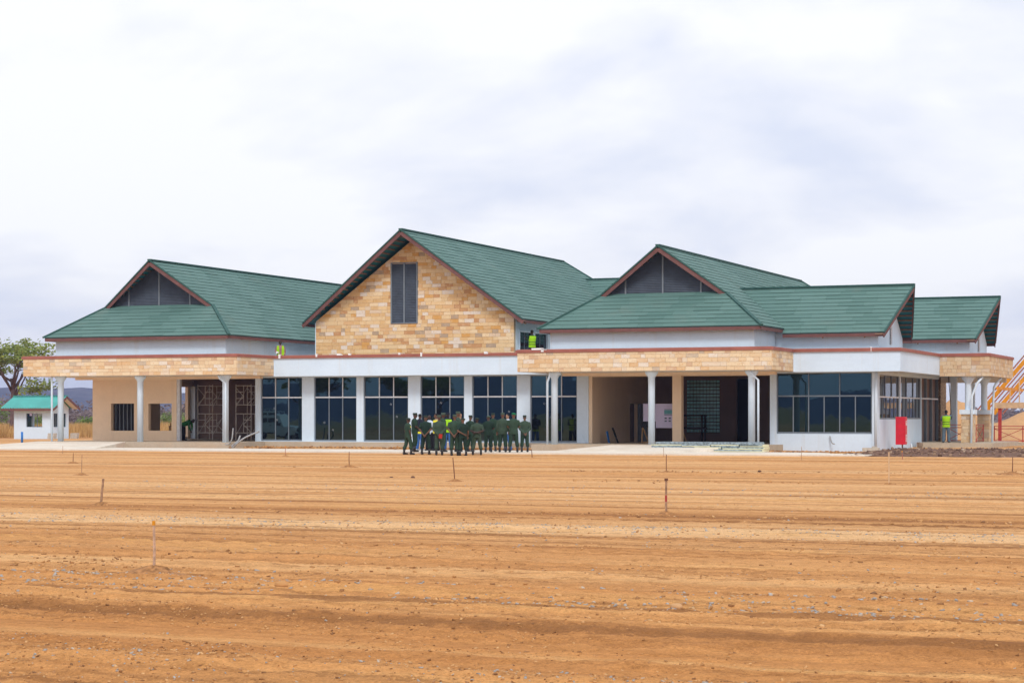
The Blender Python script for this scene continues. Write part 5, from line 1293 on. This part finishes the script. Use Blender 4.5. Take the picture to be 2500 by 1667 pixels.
# ================================================================ people
def m_cloth(name, c, var=0.18, fold=0.35, rough=0.85):
    m, nt, b = new_mat(name); v = coord(nt)
    f = noise(nt, v, 7, 4, 0.6); nt.links.new(ramp(nt, f, [(0.3, mul(c, 1-var)), (0.7, mul(c, 1+var))]), b.inputs['Base Color'])
    b.inputs['Roughness'].default_value = rough; b.inputs['Specular IOR Level'].default_value = 0.15
    bump(nt, b, noise(nt, coord(nt, (9, 9, 5)), 1.0, 3, 0.6, 0.8), fold, 0.03); return m
UNI = [m_cloth('drill_green_a', (0.033, 0.064, 0.042)), m_cloth('drill_green_b', (0.022, 0.047, 0.031)), m_cloth('drill_green_c', (0.045, 0.075, 0.052)), m_cloth('drill_green_d', (0.016, 0.036, 0.026))]
C_ = {'beret': m_cloth('beret_bright_green', (0.012, 0.16, 0.06)), 'capdark': m_cloth('cap_dark', (0.03, 0.045, 0.035)), 'capgrey': m_cloth('cap_grey_green', (0.075, 0.105, 0.08)),
      'jeans': m_cloth('blue_jeans', (0.045, 0.13, 0.36)), 'jeansgrey': m_cloth('grey_jeans', (0.10, 0.15, 0.20)), 'navy': m_cloth('navy_top', (0.015, 0.018, 0.03)), 'shirt': m_cloth('pale_blue_shirt', (0.52, 0.60, 0.72)), 'blacktr': m_cloth('black_trousers', (0.014, 0.014, 0.018)),
      'vest': m_cloth('lime_vest', (0.34, 0.66, 0.02), 0.1, 0.25), 'vesty': m_cloth('yellow_vest', (0.78, 0.70, 0.05), 0.1, 0.25), 'khaki': m_cloth('khaki_overshirt', (0.26, 0.20, 0.14)), 'mauve': m_cloth('mauve_shirt', (0.32, 0.16, 0.18)), 'boot': m_plain('black_boot', (0.012, 0.013, 0.016), 0.4, 0.2, 8, spec=0.5), 'shoe': m_plain('white_trainer', (0.62, 0.62, 0.64), 0.6, 0.1, 8),
      'band': m_plain('reflective_band', (0.50, 0.52, 0.50), 0.4, 0.1, 8), 'banddk': m_plain('dark_band', (0.03, 0.05, 0.03), 0.7, 0.1, 8), 'book': m_plain('red_book', (0.42, 0.03, 0.02), 0.6, 0.1, 5), 'greenjkt': m_cloth('green_overall', (0.02, 0.16, 0.035)), 'hair': m_plain('black_hair', (0.010, 0.009, 0.008), 0.9, 0.2, 30), 'eye': m_plain('eye', (0.02, 0.015, 0.012), 0.3, 0.1, 5)}
SK = [m_plain('skin_a', (0.085, 0.040, 0.024), 0.5, 0.1, 12, spec=0.4, world=False), m_plain('skin_b', (0.14, 0.066, 0.038), 0.5, 0.1, 12, spec=0.4, world=False), m_plain('skin_c', (0.045, 0.022, 0.015), 0.5, 0.1, 12, spec=0.4, world=False), m_plain('skin_d', (0.36, 0.20, 0.13), 0.5, 0.1, 12, spec=0.4, world=False)]
PENDING = []     # (object, extra MB or None)
def remesh(name, mb, mat, parent, vox, extra=None, smooth_it=4):
    o = mb.build(name, mat, parent)
    r = o.modifiers.new('r', 'REMESH'); r.mode = 'VOXEL'; r.voxel_size = vox
    s = o.modifiers.new('s', 'SMOOTH'); s.iterations = smooth_it; s.factor = 0.5
    PENDING.append((o, extra)); return o
POSE = {  # elbow R, wrist R, elbow L, wrist L (x right, y forward)
 'behind': ((0.275, -0.13, 1.15), (0.05, -0.215, 0.985), (-0.275, -0.13, 1.15), (-0.04, -0.225, 0.955)),
 'behindlow': ((0.265, -0.10, 1.13), (0.06, -0.20, 0.90), (-0.265, -0.10, 1.13), (-0.05, -0.205, 0.88)),
 'crossed': ((0.30, -0.10, 1.14), (-0.08, -0.215, 1.06), (-0.30, -0.10, 1.14), (0.08, -0.225, 1.04)),
 'down': ((0.25, -0.03, 1.14), (0.26, 0.03, 0.89), (-0.25, -0.03, 1.14), (-0.26, 0.03, 0.89)),
 'front': ((0.27, 0.00, 1.14), (0.06, 0.23, 1.06), (-0.27, 0.00, 1.14), (-0.06, 0.22, 1.02)),
 'onebehind': ((0.25, -0.03, 1.14), (0.25, 0.04, 0.89), (-0.30, -0.12, 1.16), (-0.02, -0.22, 1.0)),
 'reach': ((0.30, 0.10, 1.42), (0.30, 0.34, 1.50), (-0.26, 0.12, 1.20), (-0.02, 0.36, 1.42)),
 'window': ((0.30, 0.12, 1.18), (0.14, 0.40, 1.34), (-0.26, 0.14, 1.20), (-0.12, 0.42, 1.40)),
 'lower': ((0.25, 0.06, 1.12), (0.20, 0.18, 0.85), (-0.25, 0.06, 1.12), (-0.18, 0.20, 0.86)),
 'paper': ((0.27, 0.02, 1.14), (0.20, 0.24, 1.05), (-0.26, 0.0, 1.13), (-0.22, 0.12, 0.92))}
def person(loc, face, H, pose, label, top, trouser, skin=0, sleeve='short', cap=None, capm=None, vest=None, shoes='boot', spread=0.10, lean=0.0, look=0.0, bulk=1.0, bloused=True, book=False, group='uniformed group on the path', vestband=True, pose_fn=None, stride=0.0, cat='person', waist=False):
    if loc[1] < -10.99 and loc[2] < 0.2: loc = (loc[0], loc[1], gz(loc[0], loc[1])+0.004)
    o = empty('person', loc, face, label, cat, group); k = H/1.75
    hip = Vector((0, 0, 0.93))
    def up(p):
        p = Vector(p)
        if lean:
            d = p-hip; c, s = math.cos(lean), math.sin(lean); p = hip+Vector((d.x, d.y*c+d.z*s, -d.y*s+d.z*c))
        return p*k
    def dn(p): return Vector(p)*k
    eR, wR, eL, wL = POSE[pose]
    arms = []
    for sx, e_, w_ in ((1, eR, wR), (-1, eL, wL)):
        s0 = up((sx*0.185*bulk, -0.005, 1.425))
        if pose == 'lower': arms.append((s0, s0+Vector((sx*0.03, 0.03, -0.29))*k, s0+Vector((0, 0.08+0.05*sx, -0.53))*k))
        else: arms.append((s0, up(e_), up(w_)))
    legs = []
    for sx in (1, -1):
        fy = stride*sx; sp_ = spread*0.62; legs.append((dn((sx*0.095, 0, 0.92)), dn((sx*(0.095+sp_*0.5), 0.025+fy*0.6, 0.50)), dn((sx*(0.09+sp_), -0.02+fy, 0.09))))
    def torso(g, z0=0.86, z1=1.50, neck=True):
        secs = [(0.86, 0.165, 0.118), (0.95, 0.17*bulk, 0.125*bulk), (1.06, 0.152*bulk, 0.112*bulk), (1.18, 0.165*bulk, 0.118*bulk), (1.30, 0.185*bulk, 0.122*bulk), (1.39, 0.195*bulk, 0.112), (1.44, 0.165*bulk, 0.092), (1.48, 0.085, 0.075)]
        b = []
        for z, rx, ry in secs:
            if z0-1e-6 <= z <= z1: b.append((up((0, -0.008 if z > 1.2 else 0, z)), (rx+g)*k, (ry+g)*k))
        return b
    def loft(mb, secs, n=14):
        vsn = []; fs = []
        cL, sL = math.cos(lean), math.sin(lean)
        for (c, rx, ry) in secs:
            for q in range(n):
                a = 2*math.pi*q/n; x, y = rx*math.cos(a), ry*math.sin(a); vsn.append(c+Vector((x, y*cL, -y*sL)))
        m_ = len(secs)
        for i in range(m_-1):
            for q in range(n): fs.append((i*n+q, i*n+(q+1) % n, (i+1)*n+(q+1) % n, (i+1)*n+q))
        fs.append(tuple(reversed(range(n)))); fs.append(tuple((m_-1)*n+q for q in range(n))); mb.add(vsn, fs)
    # --- body: one continuous surface
    B = MB(); loft(B, torso(-0.012)); n0, n1 = up((0, -0.005, 1.45)), up((0, 0.012, 1.57)); B.tube([n0, n1], [0.058*k, 0.055*k], 10)
    hc_ = up((0, 0.022, 1.645)); rot = Matrix.Rotation(look, 3, 'Z') @ Matrix.Rotation(-lean*0.75, 3, 'X')
    B.ell(hc_, (0.074*k, 0.094*k, 0.110*k), 14, 10, rot); B.ell(hc_+rot @ Vector((0, 0.030, -0.055))*k, (0.056*k, 0.062*k, 0.062*k), 12, 8, rot)
    X = MB()      # fingers, ears, nose: finer than the remesh
    for (s_, e_, w_) in arms:
        B.tube([s_, s_.lerp(e_, 0.5), e_], [0.055*k, 0.050*k, 0.041*k], 10); B.tube([e_, e_.lerp(w_, 0.35), w_], [0.042*k, 0.040*k, 0.028*k], 10)
        d = (w_-e_).normalized(); B.tube([w_-d*0.01, w_+d*0.045*k, w_+d*0.085*k], [(0.030*k, 0.024*k), (0.040*k, 0.022*k), (0.036*k, 0.018*k)], 8)
        sd = d.cross(Vector((0, 1, 0))); sd = sd.normalized() if sd.length > 0.1 else Vector((1, 0, 0)); nm = sd.cross(d).normalized(); pk = w_+d*0.078*k
        for q in range(4):
            f0 = pk+sd*(q-1.5)*0.018*k; L = (0.062, 0.072, 0.068, 0.052)[q]*k; cur = nm*(-0.3)
            X.tube([f0, f0+d*L*0.45+cur*0.01*k, f0+(d*0.8+cur).normalized()*L*0.9], [0.0095*k, 0.009*k, 0.007*k], 6)
        t0 = w_+d*0.03*k+sd*0.030*k; X.tube([t0, t0+(d*0.6+sd*0.7).normalized()*0.032*k, t0+(d*0.9+sd*0.45).normalized()*0.06*k], [0.011*k, 0.0105*k, 0.008*k], 6)
    for (h_, kn, an) in legs:
        B.tube([h_, h_.lerp(kn, 0.5), kn], [0.083*k, 0.072*k, 0.053*k], 10); B.tube([kn, kn.lerp(an, 0.35), an], [0.053*k, 0.054*k, 0.037*k], 10); B.tube([an+Vector((0, -0.04, -0.05))*k, an+Vector((0, 0.12, -0.065))*k], [0.035*k, 0.028*k], 8)
    for sx in (1, -1): X.ell(hc_+rot @ Vector((sx*0.076, -0.005, -0.012))*k, (0.012*k, 0.020*k, 0.032*k), 8, 6, rot)
    X.ell(hc_+rot @ Vector((0, 0.100, -0.022))*k, (0.016*k, 0.020*k, 0.026*k), 8, 6, rot); X.ell(hc_+rot @ Vector((0, 0.090, -0.066))*k, (0.026*k, 0.012*k, 0.010*k), 8, 6, rot)
    remesh('body', B, SK[skin], o, 0.020, X)
    for sx in (1, -1): MB().ell(hc_+rot @ Vector((sx*0.030, 0.084, 0.008))*k, (0.013*k, 0.010*k, 0.008*k), 8, 5, rot).build('eye', C_['eye'], o, True)
    # --- clothes
    S = MB(); loft(S, [(up((0, 0, 0.80)), 0.192*k*bulk, 0.146*k*bulk)]+torso(0.028))
    for (s_, e_, w_) in arms:
        if sleeve == 'short': S.tube([s_, s_.lerp(e_, 0.5), s_.lerp(e_, 0.88)], [0.072*k, 0.070*k, 0.068*k], 10)
        else: S.tube([s_, s_.lerp(e_, 0.5), e_, e_.lerp(w_, 0.5), e_.lerp(w_, 0.93)], [0.070*k, 0.066*k, 0.058*k, 0.052*k, 0.045*k], 10)
    S.tube([up((0, -0.004, 1.46)), up((0, 0.0, 1.515))], [0.075*k, 0.068*k], 10)
    sh = remesh('shirt', S, top, o, 0.022)
    if pose in ('behind', 'behindlow', 'crossed', 'onebehind', 'down', 'front') and cap and not vest:
        Bt = MB(); loft(Bt, [(up((0, 0, 0.985)), (0.186*bulk)*k, (0.142*bulk)*k), (up((0, 0, 1.03)), (0.180*bulk)*k, (0.138*bulk)*k)], 20)
        if random.random() < 0.0: Bt.build('belt', C_['boot'], o)
    P = MB(); loft(P, [(dn((0, 0, 1.0)), 0.158*k*bulk, 0.118*k*bulk), (dn((0, -0.012, 0.90)), 0.172*k*bulk, 0.132*k*bulk), (dn((0, 0, 0.80)), 0.165*k, 0.115*k)])
    for (h_, kn, an) in legs:
        hem = an+Vector((0, 0, 0.17*k)) if bloused else an+Vector((0, 0, -0.045*k))
        P.tube([h_, h_.lerp(kn, 0.5), kn, kn.lerp(hem, 0.5), hem+Vector((0, 0, 0.03*k)), hem], [0.106*k, 0.103*k, 0.092*k, 0.088*k, (0.092 if bloused else 0.080)*k, (0.074 if bloused else 0.082)*k], 10)
    remesh('trousers', P, trouser, o, 0.022)
    for (h_, kn, an) in legs:
        Bm = MB(); tp = an+Vector((0, 0, 0.19*k)) if bloused else an+Vector((0, 0, 0.02))
        Bm.tube([tp, an+Vector((0, 0, 0.05*k)), an+Vector((0, -0.01, -0.03))*k], [0.058*k, 0.052*k, 0.055*k], 10); g0 = an.z-0.0
        Bm.tube([Vector((an.x-0.0, an.y-0.06*k, 0.045*k)), Vector((an.x, an.y+0.03*k, 0.052*k)), Vector((an.x, an.y+0.13*k, 0.045*k)), Vector((an.x, an.y+0.19*k, 0.036*k))], [(0.046*k, 0.044*k), (0.048*k, 0.050*k), (0.052*k, 0.042*k), (0.036*k, 0.030*k)], 10); Bm.build('boot' if shoes == 'boot' else 'shoe', C_[shoes], o, True)
    if cap == 'beret':
        Cm = MB(); Cm.ell(hc_+rot @ Vector((0.015, -0.012, 0.062))*k, (0.106*k, 0.116*k, 0.048*k), 14, 8, rot @ Matrix.Rotation(0.22, 3, 'Y')); Cm.tube([hc_+rot @ Vector((0, -0.006, 0.030))*k, hc_+rot @ Vector((0, -0.006, 0.055))*k], [(0.084*k, 0.102*k), (0.088*k, 0.106*k)], 14); Cm.build('beret', capm, o, True)
    elif cap == 'field':
        Cm = MB(); Cm.tube([hc_+rot @ Vector((0, -0.004, 0.026))*k, hc_+rot @ Vector((0, -0.004, 0.085))*k, hc_+rot @ Vector((0, -0.004, 0.122))*k], [(0.084*k, 0.102*k), (0.090*k, 0.106*k), (0.080*k, 0.096*k)], 16)
        Cm.ell(hc_+rot @ Vector((0, 0.108, 0.030))*k, (0.070*k, 0.058*k, 0.010*k), 12, 6, rot @ Matrix.Rotation(-0.25, 3, 'X')); Cm.build('field_cap', capm, o)
    elif cap == 'beanie': MB().ell(hc_+rot @ Vector((0, -0.006, 0.030))*k, (0.084*k, 0.102*k, 0.092*k), 12, 8, rot).build('beanie', capm, o, True)
    else:
        if cap != 'bald': MB().ell(hc_+rot @ Vector((0, -0.012, 0.024))*k, (0.078*k, 0.092*k, 0.092*k), 12, 8, rot).build('hair', C_['hair'], o, True)
    if vest:
        Vm = MB(); sc = torso(0.042, 0.86, 1.44); sc = [(up((0, 0, 0.82)), 0.206*k*bulk, 0.160*k*bulk)]+sc; loft(Vm, sc); vo = remesh('vest', Vm, C_[vest], o, 0.022)
        if vestband:
            for z in (0.98, 1.10):
                Vb = MB(); rx, ry = (0.218, 0.176) if z < 1.05 else (0.206, 0.168); loft(Vb, [(up((0, 0, z)), rx*k*bulk, ry*k*bulk), (up((0, 0, z+0.03)), rx*k*bulk, ry*k*bulk)], 20); Vb.build('band', C_['banddk'], vo)
    if waist:
        Wb = MB(); loft(Wb, [(up((0, 0, 0.80)), 0.205*k, 0.160*k), (up((0, 0, 0.90)), 0.212*k, 0.168*k)], 20); Wb.build('yellow_hem', C_['vesty'], o)
    if book:
        bo = bx('book', C_['book'], o, -0.20, -0.05, -0.30, -0.26, 0.80, 1.0); bo.rotation_euler = (0.1, 0.15, 0.1)
    return o
A_ = R(10)     # backs to the camera: facing the building, away from the viewer
CAMDIR = R(22.4)
def PX(u, v): return (u, v, 0.045)
G = 'uniformed group on the path'
U = UNI
person((-0.71, -11.94, 0.000), CAMDIR-R(62), 1.72, 'down', 'leftmost soldier of the group, in dark beret with yellow arm badge', U[0], U[0], 0, cap='beret', capm=C_['capdark'], spread=0.14, stride=0.10)
person((-0.87, -10.87, 0.045), CAMDIR-R(75), 1.83, 'front', 'tall soldier in a peaked cap facing right, second from the left', U[1], U[1], 0, cap='field', capm=C_['capdark'], spread=0.06)
person((-2.60, -6.60, 0.045), CAMDIR-R(40), 1.80, 'front', 'man in dark top with yellow waistband and blue jeans among the soldiers at the left', C_['navy'], C_['jeans'], 0, cap=None, shoes='shoe', bloused=False, waist=True)
person((0.06, -11.63, 0.000), CAMDIR-R(12), 1.82, 'behindlow', 'soldier with sleeves rolled and hands clasped low behind, fourth from the left', U[3], U[3], 1, cap='field', capm=C_['capdark'], spread=0.13, bulk=1.02)
person((-1.60, -7.60, 0.045), CAMDIR+R(150), 1.74, 'down', 'bareheaded man in a pale blue shirt and black trousers facing the soldiers', C_['shirt'], C_['blacktr'], 2, sleeve='long', cap='bald', bloused=False)
person((-0.95, -8.20, 0.045), CAMDIR+R(120), 1.82, 'front', 'man in a yellow vest half hidden behind the soldier with the red book', C_['khaki'], C_['blacktr'], 1, vest='vesty', bloused=False)
person((1.20, -12.60, 0.000), CAMDIR+R(5), 1.84, 'behindlow', 'broad soldier in long sleeves holding a red book behind him', U[2], U[2], 0, sleeve='long', cap='field', capm=C_['capgrey'], spread=0.06, bulk=1.12, book=True)
person((0.37, -10.36, 0.045), CAMDIR-R(70), 1.84, 'front', 'soldier in a grey-green cap turned right beside the red book holder', U[0], U[0], 0, cap='field', capm=C_['capgrey'], spread=0.05)
person((-1.15, -6.40, 0.045), CAMDIR+R(165), 1.86, 'down', 'man in lime vest, black cap and jeans facing the camera between soldiers', C_['navy'], C_['jeans'], 2, cap='field', capm=C_['navy'], vest='vest', bloused=False)
person((2.05, -12.75, 0.000), CAMDIR-R(5), 1.88, 'behindlow', 'tallest soldier with bare forearms crossed low behind his back, left of centre', U[0], U[0], 1, cap='field', capm=C_['capgrey'], spread=0.07, bulk=1.12)
person((1.02, -10.10, 0.045), CAMDIR-R(60), 1.90, 'front', 'soldier in a green cap behind the tallest soldier', U[2], U[2], 1, cap='field', capm=C_['capgrey'], spread=0.05)
person((-0.19, -7.04, 0.045), CAMDIR+R(100), 1.84, 'down', 'bald lighter-skinned man half hidden behind the tallest soldier', C_['khaki'], C_['blacktr'], 3, cap='bald', bloused=False)
person((2.49, -12.81, 0.000), CAMDIR+R(20), 1.73, 'onebehind', 'shorter soldier in dark green, left arm behind him, mid-group', U[3], U[3], 1, cap='beret', capm=C_['capdark'], spread=0.10)
person((1.36, -9.38, 0.045), CAMDIR-R(35), 1.72, 'front', 'slim soldier standing back in the gap in the middle of the group', U[1], U[1], 1, sleeve='long', cap='field', capm=C_['capdark'], spread=0.05)
person((2.89, -12.11, 0.000), CAMDIR, 1.72, 'crossed', 'soldier with both forearms folded behind his waist and feet apart', U[2], U[2], 2, cap='beret', capm=C_['capdark'], spread=0.16, bulk=1.05)
person((2.78, -10.50, 0.045), CAMDIR+R(8), 1.71, 'front', 'short soldier in an olive beret with his hands in front', U[3], U[3], 0, cap='beret', capm=C_['capgrey'], spread=0.07, bulk=1.02)
person((1.95, -8.00, 0.045), CAMDIR-R(15), 1.83, 'down', 'tall soldier behind the short one in the olive beret', U[1], U[1], 1, sleeve='long', cap='field', capm=C_['capdark'], spread=0.06)
person((3.40, -10.25, 0.045), CAMDIR-R(5), 1.84, 'down', 'tall soldier in long sleeves and grey cap, arms at sides, third from right', U[2], U[1], 1, sleeve='long', cap='field', capm=C_['capgrey'], spread=0.07, bulk=1.06)
person((1.90, -6.00, 0.045), CAMDIR+R(140), 1.80, 'down', 'man in blue jeans half hidden between two soldiers near the right end', C_['shirt'], C_['jeans'], 3, bloused=False)
person((4.07, -10.53, 0.045), CAMDIR, 1.84, 'front', 'soldier in a bright green beret with his legs apart, second from the right', U[0], U[1], 1, cap='beret', capm=C_['beret'], spread=0.13, bulk=1.04)
person((4.16, -9.37, 0.045), CAMDIR+R(6), 1.72, 'behindlow', 'soldier in long sleeves with hands behind his back at the right end of the group', U[2], U[1], 1, sleeve='long', cap='field', capm=C_['capdark'], spread=0.08, bulk=1.04)
# workers
person((-15.02, 1.6, 4.22), R(180)+CAMDIR+R(10), 1.72, 'paper', 'roof worker in an open lime vest over a mauve shirt behind the coping', C_['mauve'], C_['blacktr'], 2, sleeve='long', cap=None, group='site workers', vest=None)
person((-0.60, 3.46, 4.58), R(60), 1.80, 'window', 'worker in a lime vest reaching to the upper side window', U[1], C_['blacktr'], 2, cap=None, vest='vest', group='site workers')
person((20.42, 10.1, ZF), CAMDIR-R(4), 1.72, 'reach', 'painter in a lime vest and knitted hat raising a long pole beside the porch', C_['jeansgrey'], C_['jeansgrey'], 2, sleeve='long', cap='beanie', capm=C_['hair'], vest='vest', bloused=False, group='site workers')
person((-21.95, 2.6, ZF), R(-85), 1.70, 'lower', 'worker in a green overall bending down in the left doorway', C_['greenjkt'], C_['blacktr'], 2, sleeve='long', cap=None, bloused=False, lean=1.2, group='site workers')
# open vest halves on the roof worker
rw = [o for o in col.objects if o.get('label', '').startswith('roof worker')][0]
for sx in (-1, 1):
    b = MB(); b.add([(sx*0.06, 0.132, 0.82), (sx*0.215, 0.10, 0.82), (sx*0.21, 0.10, 1.30), (sx*0.16, 0.06, 1.475), (sx*0.085, 0.10, 1.44), (sx*0.07, 0.150, 1.25)], [(0, 1, 2, 5), (2, 3, 4, 5)])
    o = b.build('vest_panel', C_['vest'], rw); md = o.modifiers.new('s', 'SOLIDIFY'); md.thickness = 0.02
bx('note_pad', M['film'], rw, 0.12, 0.26, 0.27, 0.285, 0.98, 1.12)
# badge on the leftmost soldier
lm = [o for o in col.objects if 'yellow arm badge' in o.get('label', '')][0]
MB().ell((0.262, 0.01, 1.30), (0.012, 0.03, 0.035), 8, 6).build('arm_badge', C_['vesty'], lm)
MB().ell((-0.262, 0.01, 1.30), (0.012, 0.03, 0.035), 8, 6).build('arm_badge', C_['vesty'], lm)
tag(MB().tube([(20.62, 10.55, 1.55), (20.45, 10.9, 3.2), (20.38, 11.0, 3.9)], 0.02, 6).build('painting_pole', M['black']), 'long thin dark pole held up by the painter', 'pole')
stp = empty('step_stool', (-0.60, 3.46, 4.223), 0, 'low plank stool under the worker at the upper side window', 'stool')
bx('tread', M['wood'], stp, -0.3, 0.3, -0.4, 0.4, 0.31, 0.355)
for x in (-0.25, 0.25):
    for y in (-0.33, 0.33): bx('leg', M['wood'], stp, x-0.03, x+0.03, y-0.03, y+0.03, 0, 0.307)

# ================================================================ the four-wheel drive mirrored in the first window
car = empty('four_wheel_drive', (-30.6, -27.0, -0.05), 0, 'white four-wheel drive with roof rack parked left of view, mirrored in the first dark window', 'car')
cp = m_plain('white_car_paint', (0.78, 0.78, 0.80), 0.3, 0.04, 2, spec=0.6); cg = m_glass('car_glass', (0.01, 0.012, 0.014), (1, 1, 1)); tyre = M['black']
def loft_car(mb, secs):
    n = len(secs[0][1]); vsn = []; fs = []
    for x, pts in secs: vsn += [(x, y, z) for y, z in pts]
    for i in range(len(secs)-1):
        for q in range(n): fs.append((i*n+q, i*n+(q+1) % n, (i+1)*n+(q+1) % n, (i+1)*n+q))
    fs.append(tuple(reversed(range(n)))); fs.append(tuple((len(secs)-1)*n+q for q in range(n))); mb.add(vsn, fs)
def sec(w, z0, z1, wt=None): wt = wt or w; return [(-w, z0), (w, z0), (w+0.02, (z0+z1)/2), (wt, z1), (-wt, z1), (-w-0.02, (z0+z1)/2)]
b = MB(); loft_car(b, [(-2.45, sec(0.84, 0.55, 1.15)), (-2.3, sec(0.86, 0.5, 1.18)), (0.9, sec(0.86, 0.5, 1.18)), (1.1, sec(0.84, 0.5, 1.17)), (2.2, sec(0.78, 0.55, 1.10)), (2.4, sec(0.74, 0.6, 1.02))]); b.build('body', cp, car)
b = MB(); loft_car(b, [(-2.40, sec(0.82, 1.183, 1.98, 0.72)), (-2.3, sec(0.83, 1.183, 2.05, 0.74)), (0.35, sec(0.83, 1.183, 2.05, 0.74)), (0.62, sec(0.82, 1.183, 1.92, 0.73)), (1.05, sec(0.80, 1.183, 1.22, 0.78))]); b.build('cabin', cp, car)
for s_ in (-1, 1):
    for x0, x1 in ((-2.15, -1.15), (-1.05, -0.25), (-0.15, 0.55)): MB().prism([(x0, s_*0.865, 1.24), (x1+(0.18 if x1 > 0.5 else 0), s_*0.865, 1.24), (x1-(0.08 if x1 > 0.5 else 0), s_*0.79, 1.88), (x0, s_*0.79, 1.88)], (0, s_*0.012, 0)).build('side_window', cg, car)
    bx('handle', M['black'], car, 0.0, 0.18, s_*0.885, s_*0.91, 1.02, 1.06); bx('mirror', M['black'], car, 0.78, 0.9, s_*0.90, s_*1.05, 1.25, 1.45); bx('step', M['black'], car, -1.1, 1.0, s_*0.80, s_*0.95, 0.42, 0.48); MB().lathe((0, 0), [(0.10, 0), (0.11, 0.03), (0.06, 0.05)], 12).build('headlight', M['film'], car).matrix_local = Matrix.Translation((2.40, s_*0.58, 0.85)) @ Matrix.Rotation(R(90), 4, 'Y')
    for x in (-1.55, 1.55):
        w = MB(); w.v = []; w.lathe((0, 0), [(0.20, -0.11), (0.36, -0.11), (0.39, -0.07), (0.39, 0.07), (0.36, 0.11), (0.20, 0.11)], 22); wo_ = w.build('wheel', tyre, car, True); wo_.matrix_local = Matrix.Translation((x, s_*0.78, 0.39)) @ Matrix.Rotation(R(90), 4, 'X')
        h = MB().lathe((0, 0), [(0.21, -0.115), (0.18, -0.122), (0.05, -0.125)] if True else [], 16).build('rim', M['steel'], wo_)
bx('bumper', M['black'], car, 2.40, 2.58, -0.82, 0.82, 0.48, 0.66); bx('grille', M['black'], car, 2.395, 2.43, -0.42, 0.42, 0.75, 0.97)
rk = MB()
for y in (-0.68, 0.68): rk.tube([(-2.1, y, 2.22), (0.3, y, 2.22)], 0.025, 6)
for k in range(7): rk.tube([(-2.1+k*0.4, -0.68, 2.22), (-2.1+k*0.4, 0.68, 2.22)], 0.02, 6); rk.tube([(-2.1+k*0.4, 0.68, 2.22), (-2.1+k*0.4, 0.70, 2.03)], 0.02, 6); rk.tube([(-2.1+k*0.4, -0.68, 2.22), (-2.1+k*0.4, -0.70, 2.03)], 0.02, 6)
rk.build('roof_rack', M['film'], car)

# ================================================================ bake people
dg = bpy.context.evaluated_depsgraph_get(); dg.update()
baked = []
for o, ex in PENDING: baked.append(bpy.data.meshes.new_from_object(o.evaluated_get(dg), preserve_all_data_layers=False, depsgraph=dg))
for (o, ex), me in zip(PENDING, baked):
    mats = [m for m in o.data.materials]; nm = o.data.name
    if ex:
        bm = bmesh.new(); bm.from_mesh(me); t = ex.mesh('tmp'); bm.from_mesh(t); bmesh.ops.recalc_face_normals(bm, faces=bm.faces); bm.to_mesh(me); bm.free(); bpy.data.meshes.remove(t)
    o.modifiers.clear(); o.data = me; me.name = nm
    if not len(me.materials):
        for m in mats: me.materials.append(m)
    for p in me.polygons: p.use_smooth = True; p.material_index = 0

# ================================================================ haze: one closed box of even air
hz = MB().box(-3400, 3480, -3500, 3300, -3.2, 76).build('haze', None)
hm = bpy.data.materials.new('haze_air'); hm.use_nodes = True; nt = hm.node_tree
for n in list(nt.nodes): nt.nodes.remove(n)
ho = nt.nodes.new('ShaderNodeOutputMaterial'); pv = nt.nodes.new('ShaderNodeVolumePrincipled')
pv.inputs['Color'].default_value = (0.50, 0.60, 1.0, 1); pv.inputs['Density'].default_value = 0.00022; pv.inputs['Anisotropy'].default_value = 0.2
nt.links.new(pv.outputs[0], ho.inputs['Volume']); hz.data.materials.append(hm)
tag(hz, 'thin blue haze in the air over the plain', 'haze', kind='stuff')
